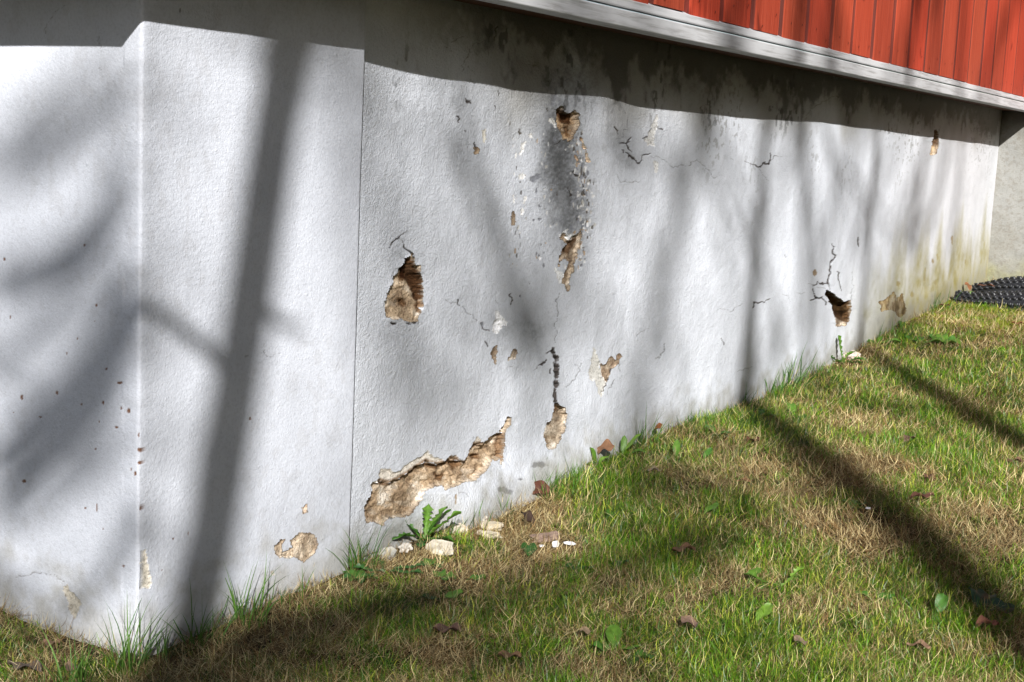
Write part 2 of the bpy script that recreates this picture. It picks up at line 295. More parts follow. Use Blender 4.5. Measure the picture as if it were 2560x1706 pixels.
CRACKS = [  # points, half width start, half width end, depth
 (zp(5, [(1395,865),(1425,840),(1432,840)]), 1, 3, .02),
 (zp(5, [(1430,838),(1450,880),(1452,930),(1446,1000),(1443,1070),(1442,1130),(1448,1190)]), 5.5, 4, .045),
 (zp(5, [(1443,800),(1443,740),(1448,640),(1455,560),(1462,480)]), 1.0, 1.2, .006),
 (zp(5, [(1335,935),(1365,915),(1388,898)]), 1.2, 2.2, .01),
 (zp(5, [(1415,965),(1408,975)]), 2.5, 2.5, .01),
 (zp(5, [(490,165),(520,205),(550,235),(562,262)]), .8, 2.4, .012),
 (zp(5, [(420,208),(440,190)]), 1, 2.2, .01), (zp(5, [(445,180),(470,158),(500,135),(525,108)]), 2.6, .6, .008),
 (zp(5, [(435,205),(455,235),(495,260),(505,295)]), .7, .6, .003),
 (zp(5, [(430,665),(445,678),(460,675)]), 3, 3, .012), (zp(5, [(520,680),(545,685)]), 3, 2, .012), (zp(5, [(560,676),(585,672)]), 1.5, 2, .01),
 (zp(5, [(740,520),(790,555),(850,560),(880,590),(935,635),(960,650)]), .9, 1.2, .004), (zp(5, [(845,535),(855,570)]), 1.5, 1.5, .006),
 (zp(5, [(1600,925),(1595,975),(1550,1020),(1515,1060)]), 1.2, .9, .006), (zp(5, [(1560,925),(1598,960)]), .8, .8, .004),
 (zp(5, [(1775,955),(1770,1010),(1735,1095)]), 1.6, 1.0, .008), (zp(5, [(1825,925),(1836,970)]), 1.3, .8, .006), (zp(5, [(1815,1010),(1795,1050),(1765,1110)]), 1.1, .5, .004),
 (zp(5, [(1775,885),(1765,930),(1720,925)]), 1.0, 1.0, .005),
 (zp(5, [(1940,760),(1975,720),(2020,690)]), .8, .6, .004), (zp(5, [(2110,795),(2105,830),(2085,870),(2060,885)]), 1.1, .8, .006),
 (zp(5, [(985,670),(990,700),(1030,720)]), 1.6, 1.0, .006), (zp(5, [(1005,785),(1020,820)]), 1.6, 1.2, .006), (zp(5, [(1075,520),(1085,560)]), .9, .9, .004),
 (zp(5, [(1170,500),(1182,535),(1170,555)]), 2.5, 1.4, .004), (zp(5, [(1150,950),(1190,945)]), .9, .9, .003),
 (zp(5, [(1330,940),(1300,965)]), .8, .6, .003),
 (zp(2, [(1800,770),(1808,800),(1815,825)]), 1.4, 2.2, .012), (zp(2, [(1872,680),(1880,740),(1886,790),(1855,800),(1848,840)]), 1, 1, .006),
 (zp(2, [(1832,885),(1862,880),(1885,855),(1888,850)]), 2.0, 2.2, .012), (zp(2, [(1862,880),(1880,905),(1915,930)]), 2.2, 1.2, .010),
 (zp(2, [(1868,935),(1885,958),(1920,965),(1958,1005),(1972,965)]), 2.0, 1.4, .010), (zp(2, [(1972,965),(1995,945),(2025,942)]), 1.6, 3.0, .010),
 (zp(2, [(1840,925),(1850,935)]), 2, 2, .01), (zp(2, [(2068,780),(2105,788)]), 1.4, .7, .005), (zp(2, [(1980,855),(2000,840)]), 1.6, 1.4, .008),
 (zp(2, [(1815,1065),(1828,1105),(1842,1118),(1872,1100),(1910,1103),(1960,1108)]), .7, .8, .004),
 (zp(3, [(75,965),(130,975),(170,1005),(210,1030),(300,1018),(350,975),(390,1018),(420,1045),(455,1085),(485,1070)]), 1.1, .5, .004),
 (zp(3, [(650,990),(690,1010),(722,1030),(770,1005),(798,995)]), .7, 1.4, .005), (zp(3, [(798,945),(805,975),(795,1000)]), 1.6, 1.3, .010), (zp(3, [(810,970),(840,952),(875,965)]), 1.2, .5, .005),
 (zp(3, [(722,1030),(760,1080),(790,1118)]), .7, .4, .003), (zp(3, [(550,970),(580,975)]), .7, .5, .003),
 (zp(3, [(1010,740),(1020,700),(1050,660),(1100,635),(1125,608),(1170,600),(1185,592),(1230,605)]), 1.0, .9, .006),
 (zp(3, [(375,690),(380,655),(420,645),(445,630)]), 1, .8, .005),
 (zp(2, [(1000,245),(990,268),(930,270),(908,320),(905,350),(872,395),(882,440)]), .9, 1.2, .006), (zp(2, [(890,400),(930,430),(962,460)]), 1.0, .9, .006),
 (zp(2, [(775,292),(800,300),(820,308)]), .8, .8, .005), (zp(2, [(815,265),(850,240),(875,232)]), .8, 1.0, .005), (zp(2, [(915,490),(965,500)]), 1.2, 1.2, .008),
 (zp(2, [(1245,400),(1280,392),(1330,400)]), .9, 1.0, .004), (zp(2, [(1365,190),(1368,300)]), .7, .7, .004), (zp(2, [(1062,245),(1070,205),(1100,165)]), 1, 1.6, .008),
 (zp(2, [(900,905),(905,880),(895,850)]), .8, .9, .005), (zp(2, [(938,870),(942,895),(955,915)]), 1.4, 1.6, .008), (zp(2, [(1085,560),(1098,575),(1090,580)]), 2, 2, .008),
 (zp(2, [(890,610),(915,632)]), 2.0, 1.6, .006), (zp(2, [(845,715),(850,745)]), 2.4, 2, .006), (zp(2, [(885,795),(898,800)]), 2, 1.4, .006),
 (zp(2, [(1390,660),(1400,675)]), 2, 2, .008), (zp(2, [(1220,795),(1230,820)]), 1.3, 1.5, .006), (zp(2, [(1065,655),(1072,672)]), 1.5, 1.2, .006),
 (zp(2, [(1500,640),(1502,665),(1490,680)]), 1.4, 2, .010), (zp(2, [(1440,880),(1480,855)]), 1.6, 1, .004),
 (zp(2, [(1555,1045),(1575,1075),(1595,1110)]), 2.4, 1.4, .006), (zp(2, [(1525,1150),(1530,1200)]), 1.4, .8, .004), (zp(2, [(1605,1120),(1615,1180),(1630,1210)]), 1.4, 1, .005),
 (zp(6, [(1184,190),(1190,240),(1193,270)]), .8, 2.6, .02), (zp(6, [(1193,270),(1172,305),(1162,370),(1155,400),(1143,432)]), 2.8, 1.0, .018),
 (zp(6, [(1143,432),(1128,432),(1090,414),(1058,438)]), 1.4, .8, .008), (zp(6, [(1145,432),(1158,470)]), 1.0, 1.3, .008),
 (zp(6, [(1040,420),(1060,450)]), .7, .8, .004), (zp(6, [(1060,465),(1072,505),(1085,520)]), 1.8, 3.2, .02), (zp(6, [(1045,528),(1085,520),(1112,515)]), 1.0, 2.4, .02),
 (zp(6, [(1108,515),(1128,535),(1140,558)]), 1.4, .7, .008), (zp(6, [(1085,440),(1135,470)]), .6, .6, .003),
 (zp(6, [(1329,150),(1334,190),(1336,205)]), 1.6, .8, .008), (zp(6, [(1217,365),(1219,420),(1228,472)]), .8, 1.5, .005), (zp(6, [(1300,365),(1304,440),(1294,520)]), .6, .8, .003),
 (zp(6, [(685,575),(690,552),(740,550),(795,528)]), 1.4, 1.0, .006), (zp(6, [(465,605),(500,590),(550,605),(580,570),(620,550)]), .6, .6, .003),
 (zp(6, [(590,975),(640,958),(690,935)]), .8, .8, .004), (zp(6, [(500,765),(518,808)]), 1.6, .6, .004), (zp(6, [(960,495),(1000,490)]), .8, .8, .003),
 (zp(6, [(870,485),(905,510),(930,540)]), .6, .5, .003), (zp(6, [(92,878),(130,880),(150,830),(148,800)]), .9, 1.2, .005), (zp(6, [(885,250),(890,270)]), .8, .6, .003),
 (zp(4, [(1618,775),(1624,830),(1626,862),(1645,878),(1670,868),(1712,862)]), .6, 1.0, .006),
 (zp(7, [(105,925),(160,910),(210,900),(330,905),(390,955)]), .9, .6, .004),
 (zp(8, [(840,410),(875,410),(905,412),(908,435)]), .8, 1.0, .006), (zp(8, [(270,805),(330,790),(390,770)]), 1.2, 1.6, .010),
 (zp(1, [(400,30),(350,70),(310,130),(288,205)]), .5, .8, .003), (zp(1, [(612,205),(615,270),(630,310)]), .6, .5, .003), (zp(1, [(1470,25),(1473,55)]), .8, .5, .003),
 (zp(1, [(1100,60),(1103,75)]), 2, 1.5, .004), (zp(1, [(612,428),(632,430)]), 1, .6, .003), (zp(4, [(1505,872),(1525,872)]), .6, .6, .002),
]
SPOTS = []   # small marks: (px, py, rx, ry, colour)
for v, x, y, rx, ry in [(4,515,198,2.5,3.5),(4,590,565,3.5,4.5),(4,650,958,3.5,4),(4,345,1100,4,7),(4,130,1130,3,7),(4,735,1040,7,3),(4,742,1195,3,5),(4,785,1215,4,7),
        (4,495,1172,2.5,5),(4,1535,1262,3,4),(4,60,638,2,4.5),(4,22,283,2.5,4),(4,405,862,2,3.5),(7,150,338,4,4),(7,518,503,3.5,4),(7,825,290,3.5,6),(7,855,225,6,4),(7,800,265,3,5),
        (7,880,435,4,11),(7,590,500,2,9),(7,865,500,4,8),(7,1062,688,1.5,3),(7,755,860,3,4),(7,1155,655,1.5,5),(7,992,880,1.5,1.5),(4,470,770,1.5,4),(4,245,1250,3,2),(4,80,1222,2,2),
        (4,605,1280,2,2),(4,710,1312,4,3),(4,630,1160,3,5),(4,580,660,1.5,1.5),(4,850,1360,2,4),(4,855,1450,5,6),(7,630,630,2,3),(7,580,140,2,2),(4,1190,1220,1.5,1.5)]:
    a, b = z1(v, x, y); SPOTS.append((a, b, rx, ry, (.17, .085, .05)))
for v, x, y, rx, ry in [(6,1580,432,6,7),(6,1745,405,2.6,9),(6,1795,295,2.6,8),(6,1822,270,2.2,8),(6,1752,345,1.6,6),(6,1810,425,3,8),(6,1670,500,4,7),(6,1912,165,2.6,11),(6,1068,370,5,8),
        (6,1720,640,3,5),(8,830,445,3,14),(6,1995,300,2,8)]:
    a, b = z1(v, x, y); SPOTS.append((a, b, rx, ry, (.33, .25, .17)))
for v, x, y, rx, ry in [(8,1350,235,22,7),(8,1230,325,8,3),(8,1120,388,14,8),(8,1150,400,14,7),(8,430,560,9,5),(2,1310,1105,8,10),(2,1335,1085,6,9),(2,1350,1262,4,4),(2,1310,1350,3,3),(2,1352,1345,5,4),
        (2,1550,1240,5,7),(2,1580,1340,5,12),(2,1540,1400,4,8),(2,1430,600,6,11),(2,1425,640,4,4),(2,1450,560,3,12),(2,1415,540,3,9),(2,1330,1170,3,8),(2,1440,850,4,8),(2,1635,1190,3,5),(2,1610,1380,4,16),
        (5,1345,270,3,9),(5,1350,40,5,4),(5,1285,432,2,2),(5,990,680,4,7),(5,1225,508,2,3),(2,1640,1060,3,6),(8,850,585,10,6)]:
    a, b = z1(v, x, y); SPOTS.append((a, b, rx, ry, (.24, .25, .28)))
for k in range(300):   # tan chips and white chips strewn down the stained strip
    y = random.uniform(700, 1650); x = random.choice([1545, 1570, 1585, 1590, 1600, 1610, 1600, 1380, 1200])+35*math.sin(y/160)+random.gauss(0, 24)
    a, b = z1(2, x, y); SPOTS.append((a, b, random.uniform(.9, 2.8), random.uniform(1.5, 7), random.choice([(.80,.80,.81),(.70,.70,.71),(.42,.31,.21),(.24,.25,.28),(.30,.31,.33),(.12,.11,.10),(.50,.49,.47)])))
GRIME = []   # soft dirt with a shape of its own: photo place, radii, strength
for v, x, y, rx, ry, s in [(2,1470,1000,44,170,.55),(2,1570,1250,36,170,.45),(2,1500,600,60,60,.3),(2,1420,950,34,110,.50),(2,1440,1080,26,60,.35),(2,1480,1350,40,110,.30),(2,1430,480,40,55,.40),(2,1540,470,60,45,.32),(2,1250,420,50,30,.20),(2,1660,440,30,60,.35),
        (2,860,900,25,70,.25),(2,1180,760,60,110,.14),(2,850,640,20,40,.22),(2,1840,850,34,80,.28),(2,1900,1000,30,30,.28),(2,1300,330,120,50,.14),(2,2290,470,30,50,.25),(3,330,500,26,50,.35),
        (3,430,600,24,50,.22),(3,740,520,30,60,.45),(3,910,520,22,70,.4),(5,1280,720,50,50,.28),(5,1120,680,50,50,.24),(5,1250,930,60,60,.15),(5,420,760,40,40,.15),(8,470,640,26,16,.3),(8,150,760,30,16,.3),(8,1150,390,40,30,.2)]:
    a, b = z1(v, x, y); GRIME.append((a, b, rx*1.0, ry*.85, s))

def damage(V, px, py, side, paint):
    """per grid vertex: depth into the wall, colour, and patch number"""
    n = len(px); dep = np.zeros(n); col = np.tile(np.array(paint, float), (n, 1)); pid = np.full(n, -1)
    wob = (fbm(px/9, py/9, 3, 21)-.5)*11+(fbm(px/3.2, py/3.2, 2, 22)-.5)*4
    def sel(x0, x1, y0, y1, m=22): return np.where((px > x0-m) & (px < x1+m) & (py > y0-m) & (py < y1+m))[0]
    # faint colour changes of old paint
    col *= (.95+.10*fbm(px/160, py/160, 3, 2))[:, None]
    g = fbm(px/26, py/40, 4, 30); g2 = fbm(px/5, py/5, 3, 33)
    for a, b, rx, ry, s in GRIME:
        i = [] if side == 'pier' else sel(a-rx*2, a+rx*2, b-ry*2, b+ry*2)
        if len(i) == 0: continue
        w = np.exp(-((px[i]-a)/rx)**2-((py[i]-b)/ry)**2)*s*1.5*(.35+1.1*g[i])*(.5+1.0*g2[i])
        w = np.clip(w, 0, .8)[:, None]; col[i] = col[i]*(1-w)+np.array((.105, .11, .115))*w
    k = 0
    for kind, poly, d, c, lab in HOLES:
        P = np.array(poly); i = [] if (P[:, 0].mean() < 905) != (side == 'pier') else sel(P[:, 0].min(), P[:, 0].max(), P[:, 1].min(), P[:, 1].max())
        if len(i):
            size = min(np.ptp(P[:, 0]), np.ptp(P[:, 1])); amp = min(1, size/14)
            sd_ = poly_sd(px[i], py[i], poly)+wob[i]*amp*.8
            ins = sd_ < 0; f = sst(0, -2.6, sd_)
            flr = 1+.7*(fbm(px[i]/16, py[i]/16, 4, 41)-.5)*2+.22*(np.abs(fbm(px[i]/22, py[i]/13, 2, 47)-.5)*4-.5)
            if kind == 'm' and d > .008:
                h = (py[i]-P[:, 1].min())/np.ptp(P[:, 1]); flr = flr*(1.25-.75*h)
            dep[i] = np.maximum(dep[i], d*.62*f*flr)
            # lifted rim where thick plaster has sprung from the wall
            if kind == 'm' and d > .008: dep[i] -= .0022*np.exp(-np.clip(sd_, 0, 50)/9)*(sd_ > 0)*(fbm(px[i]/30, py[i]/30, 2, 44) > .42)
            cc = np.array(c)*(1 if kind == 'm' else 1)
            j = i[ins]; lip = (sst(-6, -2, sd_[ins]+wob[j]*.4)*.8*(kind == 'm')*(d > .008))[:, None]; pat = sst(.52, .62, fbm(px[j]/26, py[j]/20, 3, 48))[:, None]*.65*(kind == 'm'); col[j] = cc*(1-lip)+np.array((1.5, 1.5, 1.48))*lip; col[j] = col[j]*(1-pat)+np.array((1.35, 1.38, 1.42))*pat; pid[j] = k
        k += 1
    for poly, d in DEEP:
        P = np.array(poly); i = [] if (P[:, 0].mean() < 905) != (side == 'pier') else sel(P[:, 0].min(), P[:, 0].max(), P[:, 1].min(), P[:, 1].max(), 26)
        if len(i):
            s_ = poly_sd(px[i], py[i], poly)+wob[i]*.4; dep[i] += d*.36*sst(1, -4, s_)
            ext = d*230; f2 = (sst(4+ext, ext-2, s_)*(pid[i] >= 0))[:, None]; col[i] = col[i]*(1-f2*(1-(np.array((.16, .10, .065)) if d > .028 else np.array((.38, .29, .22)))))  # hollows and their sides darkened in colour for shade under the lip
    wob2 = (fbm(px/5, py/5, 2, 61)-.5)*4
    for pts, w0, w1, d in CRACKS:
        P = np.array(pts); i = [] if (P[:, 0].mean() < 905) != (side == 'pier') else sel(P[:, 0].min(), P[:, 0].max(), P[:, 1].min(), P[:, 1].max(), 12)
        if len(i):
            s_ = line_sd(px[i], py[i], pts, w0, w1)+wob2[i]*.30*min(1, max(w0, w1)/2+.3)
            dep[i] += d*.35*sst(.4, -1.4, s_)
            big_ = max(w0, w1); f = sst(3.2, 1.2, s_) if big_ > 3.2 else sst(1.7, -.2, s_) if big_ > 1.3 else sst(1.0, -.9, s_); w = (f*(.95 if big_ > 1.3 else .75))[:, None]; on = (pid[i] < 0)[:, None]; dk = np.array((.035, .024, .017)) if max(w0, w1) > 1.3 else np.array((.085, .08, .078))
            col[i] = np.where(on, col[i]*(1-w)+dk*w, col[i]*(1-.5*w))
    for a, b, rx, ry, c in SPOTS:
        i = sel(a-rx*2, a+rx*2, b-ry*2, b+ry*2, 3)
        if len(i):
            q = np.sqrt(((px[i]-a)/rx)**2+((py[i]-b)/ry)**2)+wob[i]*.10
            f = sst(1.15, .75, q)*(pid[i] < 0)
            col[i] = col[i]*(1-f[:, None])+np.array(c)*f[:, None]; dep[i] += .0008*f
    return dep, col, pid

def sheet(name, parent, V, nu, nv, px, py, normal, paint, mat, lumps, extra=None):
    """grid wall face: carve the damage, then split the bare patches off as their own meshes"""
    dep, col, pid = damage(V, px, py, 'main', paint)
    if extra is not None: col = extra(V, px, py, col, pid)
    n = np.array(normal, float)
    V = V-n*(dep-lumps)[:, None]
    idx = np.arange(nu*nv).reshape(nu, nv)
    Q = np.stack([idx[:-1, :-1], idx[1:, :-1], idx[1:, 1:], idx[:-1, 1:]], -1).reshape(-1, 4)
    fp = pid[Q].max(1)
    def sub(mask, nm, m, par):
        q = Q[mask]; u, inv = np.unique(q, return_inverse=True)
        return mesh_obj(nm, V[u], inv.reshape(-1, 4), m, par, {'col': col[u]})
    w = sub(fp < 0, name, mat, parent)
    for k in np.unique(fp[fp >= 0]):
        kind, _, _, _, lab = HOLES[k]
        m = (fp == k)
        if m.sum() < 4: 
            continue
        o = sub(m, 'exposed_mortar' if kind == 'm' else 'peeled_patch', M_MORTAR if kind == 'm' else M_LIME, w)
        if lab: o['label'] = lab
        else: o['label'] = 'small chip of bare brown mortar' if kind == 'm' else 'small pale spot where the paint has peeled'
    return w

house = empty('house', (3.9, 1.0, 0))
tagp(house, 'house with grey rendered foundation wall, weathered grey sill boards and red vertical board cladding', 'house')
house_inv = (3.9, 1.0, 0)
def to_house(o): o.location = (o.location[0]-3.9, o.location[1]-1.0, o.location[2]); return o
PAINT = (.66, .69, .755)

def main_grime(V, px, py, col, pid):
    x, z = V[:, 0], V[:, 2]-HC
    # black and olive growth under the boards
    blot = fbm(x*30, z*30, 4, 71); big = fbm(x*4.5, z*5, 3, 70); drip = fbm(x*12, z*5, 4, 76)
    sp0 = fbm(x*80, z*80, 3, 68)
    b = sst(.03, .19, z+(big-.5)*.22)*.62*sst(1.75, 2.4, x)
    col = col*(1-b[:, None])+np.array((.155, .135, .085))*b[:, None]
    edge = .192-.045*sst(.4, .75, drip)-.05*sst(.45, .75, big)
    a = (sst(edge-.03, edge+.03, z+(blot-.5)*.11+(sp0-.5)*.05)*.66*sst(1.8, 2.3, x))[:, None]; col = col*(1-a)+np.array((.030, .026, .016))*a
    sp = (sst(.60, .68, fbm(x*55, z*40, 4, 77))*sst(.42, .6, fbm(x*7, z*4, 2, 69))*sst(.0, .12, z)*.7)
    col = col*(1-sp[:, None])+np.array((.05, .05, .045))*sp[:, None]
    # algae and dirt low at the far end
    k = sst(4.2, 5.3, x)*sst(-.22, -.46, z+(fbm(x*9, z*1.5, 3, 73)-.5)*.42)
    kk = (k*(.45+.7*blot))[:, None]*.95; col = col*(1-kk)+np.array((.27, .24, .06))*kk
    warm = (sst(4.2, 6.0, x)*.22)[:, None]; col = col*(1-warm)+np.array((.52, .46, .38))*warm
    low = sst(-.62, -.71, z+(fbm(x*8, z*8, 3, 75)-.5)*.08)*sst(.45, .6, fbm(x*12, z*12, 3, 74))*.6*sst(1.85, 1.9, x)*sst(3.1, 2.6, x)
    col = col*(1-low[:, None])+np.array((.30, .31, .30))*low[:, None]
    for vx_, vy_, rx, ry, st in [(1880,470,26,60,.8),(1940,430,16,70,.85),(1990,450,24,50,.7),(1825,520,26,34,.6),(1385,625,26,46,.5),(1620,600,14,30,.6),(2060,480,20,30,.5),(1700,640,60,20,.35)]:
        a_, b_ = z1(6, vx_, vy_); w = np.exp(-(((px-a_)/(rx*.42))**2)-(((py-b_)/(ry*.42))**2))*st*(.35+1.1*blot); w = np.clip(w, 0, .85)[:, None]; col = col*(1-w)+np.array((.26, .225, .065))*w
    gl = np.interp(x, [1.3, 2.3, 2.6, 3.65, 4.65, 6.47], [-.70, -.71, -.685, -.685, -.63, -.53]); sp_ = (sst(.10, .0, z-gl+(blot-.5)*.12)*.6)[:, None]; col = col*(1-sp_)+np.array((.25, .235, .17))*sp_
    # peppery mildew
    m = sst(.62, .70, fbm(x*90, z*70, 3, 78))*sst(.45, .62, fbm(x*3.2, z*2.2, 3, 79))*.5*sst(-.3, .1, z)
    return col*(1-m[:, None])+np.array((.16, .15, .13))*m[:, None]

# main foundation wall: columns evenly spread in the view, rows evenly in height
us = np.concatenate([np.arange(820, 2512, 2.0)])
xs = np.array([CAM[0]+(lambda r: r[0]*((-.02-CAM[1])/r[1]))(ray(u, 700)) for u in us]); xs = xs[xs < END_X+.02]; xs[-1] = END_X+.01
zs = np.linspace(-.86, .262, 800)+HC
Xg, Zg = np.meshgrid(xs, zs, indexing='ij'); X = Xg.ravel(); Z = Zg.ravel()
Y = wall_y(X)
Y = Y-.035*sst(-.58, -.74, Z-HC+.05*(vn(X*2.5, X*0)-.5))*sst(1.95, 2.2, X)*sst(3.1, 2.7, X)   # thicker foot
V = np.stack([X, Y, Z], 1); px, py = proj(V)
lum = (fbm(X*4, Z*4, 2, 11)-.5)*.006+(fbm(X*26, Z*26, 3, 12)-.5)*.0016+(fbm(X*110, Z*110, 2, 13)-.5)*.0007
# sprung plaster where the paint is cracked
wallm = to_house(sheet('foundation_wall', house, V, len(xs), len(zs), px, py, (0, -1, 0), PAINT, M_WALL, lum, main_grime))

# pier: front face and left face
us = np.arange(330, 900, 2.2)
xs = np.array([(ray(u, 700)*((PIER_Y-CAM[1])/ray(u, 700)[1]))[0] for u in us]); xs = xs[(xs > PIER_X0+.012) & (xs < PIER_X1-.004)]
# rounded arrises: path (x, y, nx, ny) from far left, round the corner, along the front, round the right edge
ys = np.concatenate([[4.2, 3.0, 2.0, 1.4, .9, .7, .55, .45], np.linspace(.38, PIER_Y+.006, 210)])
path = [(PIER_X0, y, -1, 0) for y in ys]
r = .005
for a in np.linspace(0, 90, 7)[1:-1]:
    c, s = math.cos(math.radians(a)), math.sin(math.radians(a)); path.append((PIER_X0+r-r*c, PIER_Y+r-r*s, -c, -s))
path += [(x, PIER_Y, 0, -1) for x in xs]
for a in np.linspace(0, 80, 5):
    c, s = math.cos(math.radians(a)), math.sin(math.radians(a)); path.append((PIER_X1-.002+.002*s, PIER_Y+.002-.002*c, 0, -1))
path.append((PIER_X1+.001, PIER_Y+.010, 0, -1)); path.append((PIER_X1+.006, PIER_Y+.034, 0, -1))
path = np.array(path); zs = np.linspace(-.86, .262, 760)+HC; nu, nv = len(path), len(zs)
P4 = np.repeat(path, nv, 0); Z = np.tile(zs, nu); S = np.repeat(np.concatenate([[0], np.cumsum(np.hypot(*(np.diff(path[:, :2], axis=0).T)))]), nv)
V = np.stack([P4[:, 0], P4[:, 1], Z], 1); px, py = proj(V)
NN = P4[:, 2:4]
front = np.exp(-((P4[:, 0]-PIER_X0)/.02)**2)*(P4[:, 1] < PIER_Y+.03)
lum = (fbm(S*4, Z*4, 2, 15)-.5)*.005+(fbm(S*20, Z*20, 2, 16)-.5)*.0007+(fbm(S*110, Z*110, 2, 17)-.5)*.0003+front*(fbm(S*0+3, Z*30, 3, 18)-.5)*.005
def col_extra(V, px, py, col, pid):
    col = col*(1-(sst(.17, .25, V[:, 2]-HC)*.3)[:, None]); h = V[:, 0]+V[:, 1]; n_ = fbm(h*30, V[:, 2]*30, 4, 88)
    w = (sst(.105, .0, V[:, 2]-HC+.70+(n_-.5)*.14)*.58)[:, None]; col = col*(1-w)+np.array((.27, .25, .19))*w
    w = (sst(.60, .70, fbm(h*60, V[:, 2]*45, 3, 89))*sst(.45, .6, fbm(h*4, V[:, 2]*3, 2, 90))*.12)[:, None]; return col*(1-w)+np.array((.28, .26, .24))*w
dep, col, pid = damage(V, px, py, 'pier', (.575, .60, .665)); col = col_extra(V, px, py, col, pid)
V[:, 0] -= NN[:, 0]*(dep-lum); V[:, 1] -= NN[:, 1]*(dep-lum)
idx = np.arange(nu*nv).reshape(nu, nv); Q = np.stack([idx[:-1, :-1], idx[1:, :-1], idx[1:, 1:], idx[:-1, 1:]], -1).reshape(-1, 4)
fp = pid[Q].max(1)
def submesh(mask, nm, m, par):
    q = Q[mask]; u, inv = np.unique(q, return_inverse=True)
    return mesh_obj(nm, V[u], inv.reshape(-1, 4), m, par, {'col': col[u]})
pier = to_house(submesh(fp < 0, 'corner_pier', M_PIER, house)); pier['label'] = 'smooth brushed grey corner pier standing proud of the rough wall'
for k in np.unique(fp[fp >= 0]):
    if (fp == k).sum() < 4: continue
    kind, _, _, _, lab = HOLES[k]
    o = submesh(fp == k, 'exposed_mortar' if kind == 'm' else 'peeled_patch', M_MORTAR if kind == 'm' else M_LIME, pier)
    o['label'] = lab or 'small bare chip on the pier'
# children of moved parts keep world place
for part in (wallm, pier):
    for ch in part.children: ch.location = (0, 0, 0)

# return wall at the far end
ysr = np.concatenate([np.linspace(.02, -.26, 110), [-.35, -.5, -.8, -1.3]]); zs = np.linspace(-.86, .262, 420)+HC
Yg, Zg = np.meshgrid(ysr, zs, indexing='ij'); Y = Yg.ravel(); Z = Zg.ravel()
lum = (fbm(Y*6, Z*6, 3, 81)-.5)*.010+(fbm(Y*40, Z*40, 3, 82)-.5)*.003
V = np.stack([np.full(len(Y), END_X)-lum, Y, Z], 1)
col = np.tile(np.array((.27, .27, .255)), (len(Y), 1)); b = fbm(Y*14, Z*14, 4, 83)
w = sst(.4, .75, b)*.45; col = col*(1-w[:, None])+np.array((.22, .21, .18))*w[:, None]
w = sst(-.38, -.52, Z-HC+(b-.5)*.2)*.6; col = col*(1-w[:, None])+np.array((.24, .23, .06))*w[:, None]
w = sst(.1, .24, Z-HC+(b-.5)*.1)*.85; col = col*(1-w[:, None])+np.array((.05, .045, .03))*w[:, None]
w = sst(.5, .75, fbm(Y*120, Z*120, 4, 84))*.35; col = col*(1-w[:, None])+np.array((.15, .12, .09))*w[:, None]
idx = np.arange(len(ysr)*len(zs)).reshape(len(ysr), len(zs)); Qr = np.stack([idx[:-1, :-1], idx[1:, :-1], idx[1:, 1:], idx[:-1, 1:]], -1).reshape(-1, 4)
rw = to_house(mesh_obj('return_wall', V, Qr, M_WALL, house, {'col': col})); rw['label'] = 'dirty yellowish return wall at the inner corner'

# ------------------------------------------------------------------ sill boards and cladding
def wood(name, base, dark, rough=.75, bright=(1.1, 1.1, 1.1), axis='x'):
    s = NT(name, rough, .25)
    sc = (3, 40, 60) if axis == 'x' else (60, 60, 2.2)
    g = s.noise(2.2, 6, .65, s.scaled(sc))
    c = s.ramp(g, [(.30, dark), (.5, base), (.75, tuple(min(1, b*br) for b, br in zip(base, bright)))])
    c = s.mix(c, s.ramp(s.noise(4, 4), [(.3, (.8, .8, .8)), (.6, (1, 1, 1)), (.8, (1.1, 1.1, 1.1))]), 1.0, 'MULTIPLY')
    s.color(c); s.bump(g, .0012, .5); return s
M_GREY = wood('weathered_grey_paint', (.52, .525, .54), (.30, .295, .29)).m
M_UNDER = wood('brown_underside', (.10, .038, .018), (.05, .02, .01)).m
def red_mat():
    s = NT('red_board_paint', .62, .35)
    g = s.noise(2.2, 6, .65, s.scaled((70, 70, 2.0)))
    c = s.ramp(g, [(.25, (.20, .026, .012)), (.5, (.38, .048, .020)), (.8, (.50, .095, .048))])
    c = s.mix(c, s.attr('col'), 1.0, 'MULTIPLY')
    kn = s.noise(16, 1, .4, s.scaled((1, 1, .45)))
    c = s.mix(c, s.ramp(kn, [(.0, (1, 1, 1)), (.74, (1, 1, 1)), (.78, (.45, .35, .35))]), 1.0, 'MULTIPLY')
    s.color(c); s.bump(g, .0015, .45); return s.m
M_RED = red_mat()

LX = PIER_X0-.205      # outer left edge of the boards
RY = .095              # overhang over the return wall
def sweep(name, prof, mat, segs=1, attrs=False, jit=0):
    """extrude a (outward, z) profile along front board line, mitred at the left corner and the inner corner"""
    # stations: (base point, outward dir)
    xs_ = [None]
    st = [((LX, 4.2), (-1, 0)), ((LX, TRIM_Y), (-1, -1))]
    st += [((x, TRIM_Y), (0, -1)) for x in np.arange(1.3, END_X-RY-.08, .06)]
    st += [((END_X-RY, TRIM_Y), (-1, -1)), ((END_X-RY, -1.3), (-1, 0))]
    V = []
    for k, ((x, y), (dx, dy)) in enumerate(st):
        j = jit*(vn(np.array([x*3.1]), np.array([y*2.0]), 5)[0]-.5)
        for (o, z) in prof: V.append((x+dx*(o+j), y+dy*(o+j), z+j*.5))
    m = len(prof); nst = len(st)
    Fc = [[k*m+i, (k+1)*m+i, (k+1)*m+(i+1) % m, k*m+(i+1) % m] for k in range(nst-1) for i in range(m)]
    o = mesh_obj(name, np.array(V), np.array(Fc), mat, house, smooth=False); return to_house(o)
Z0 = TRIM_Z
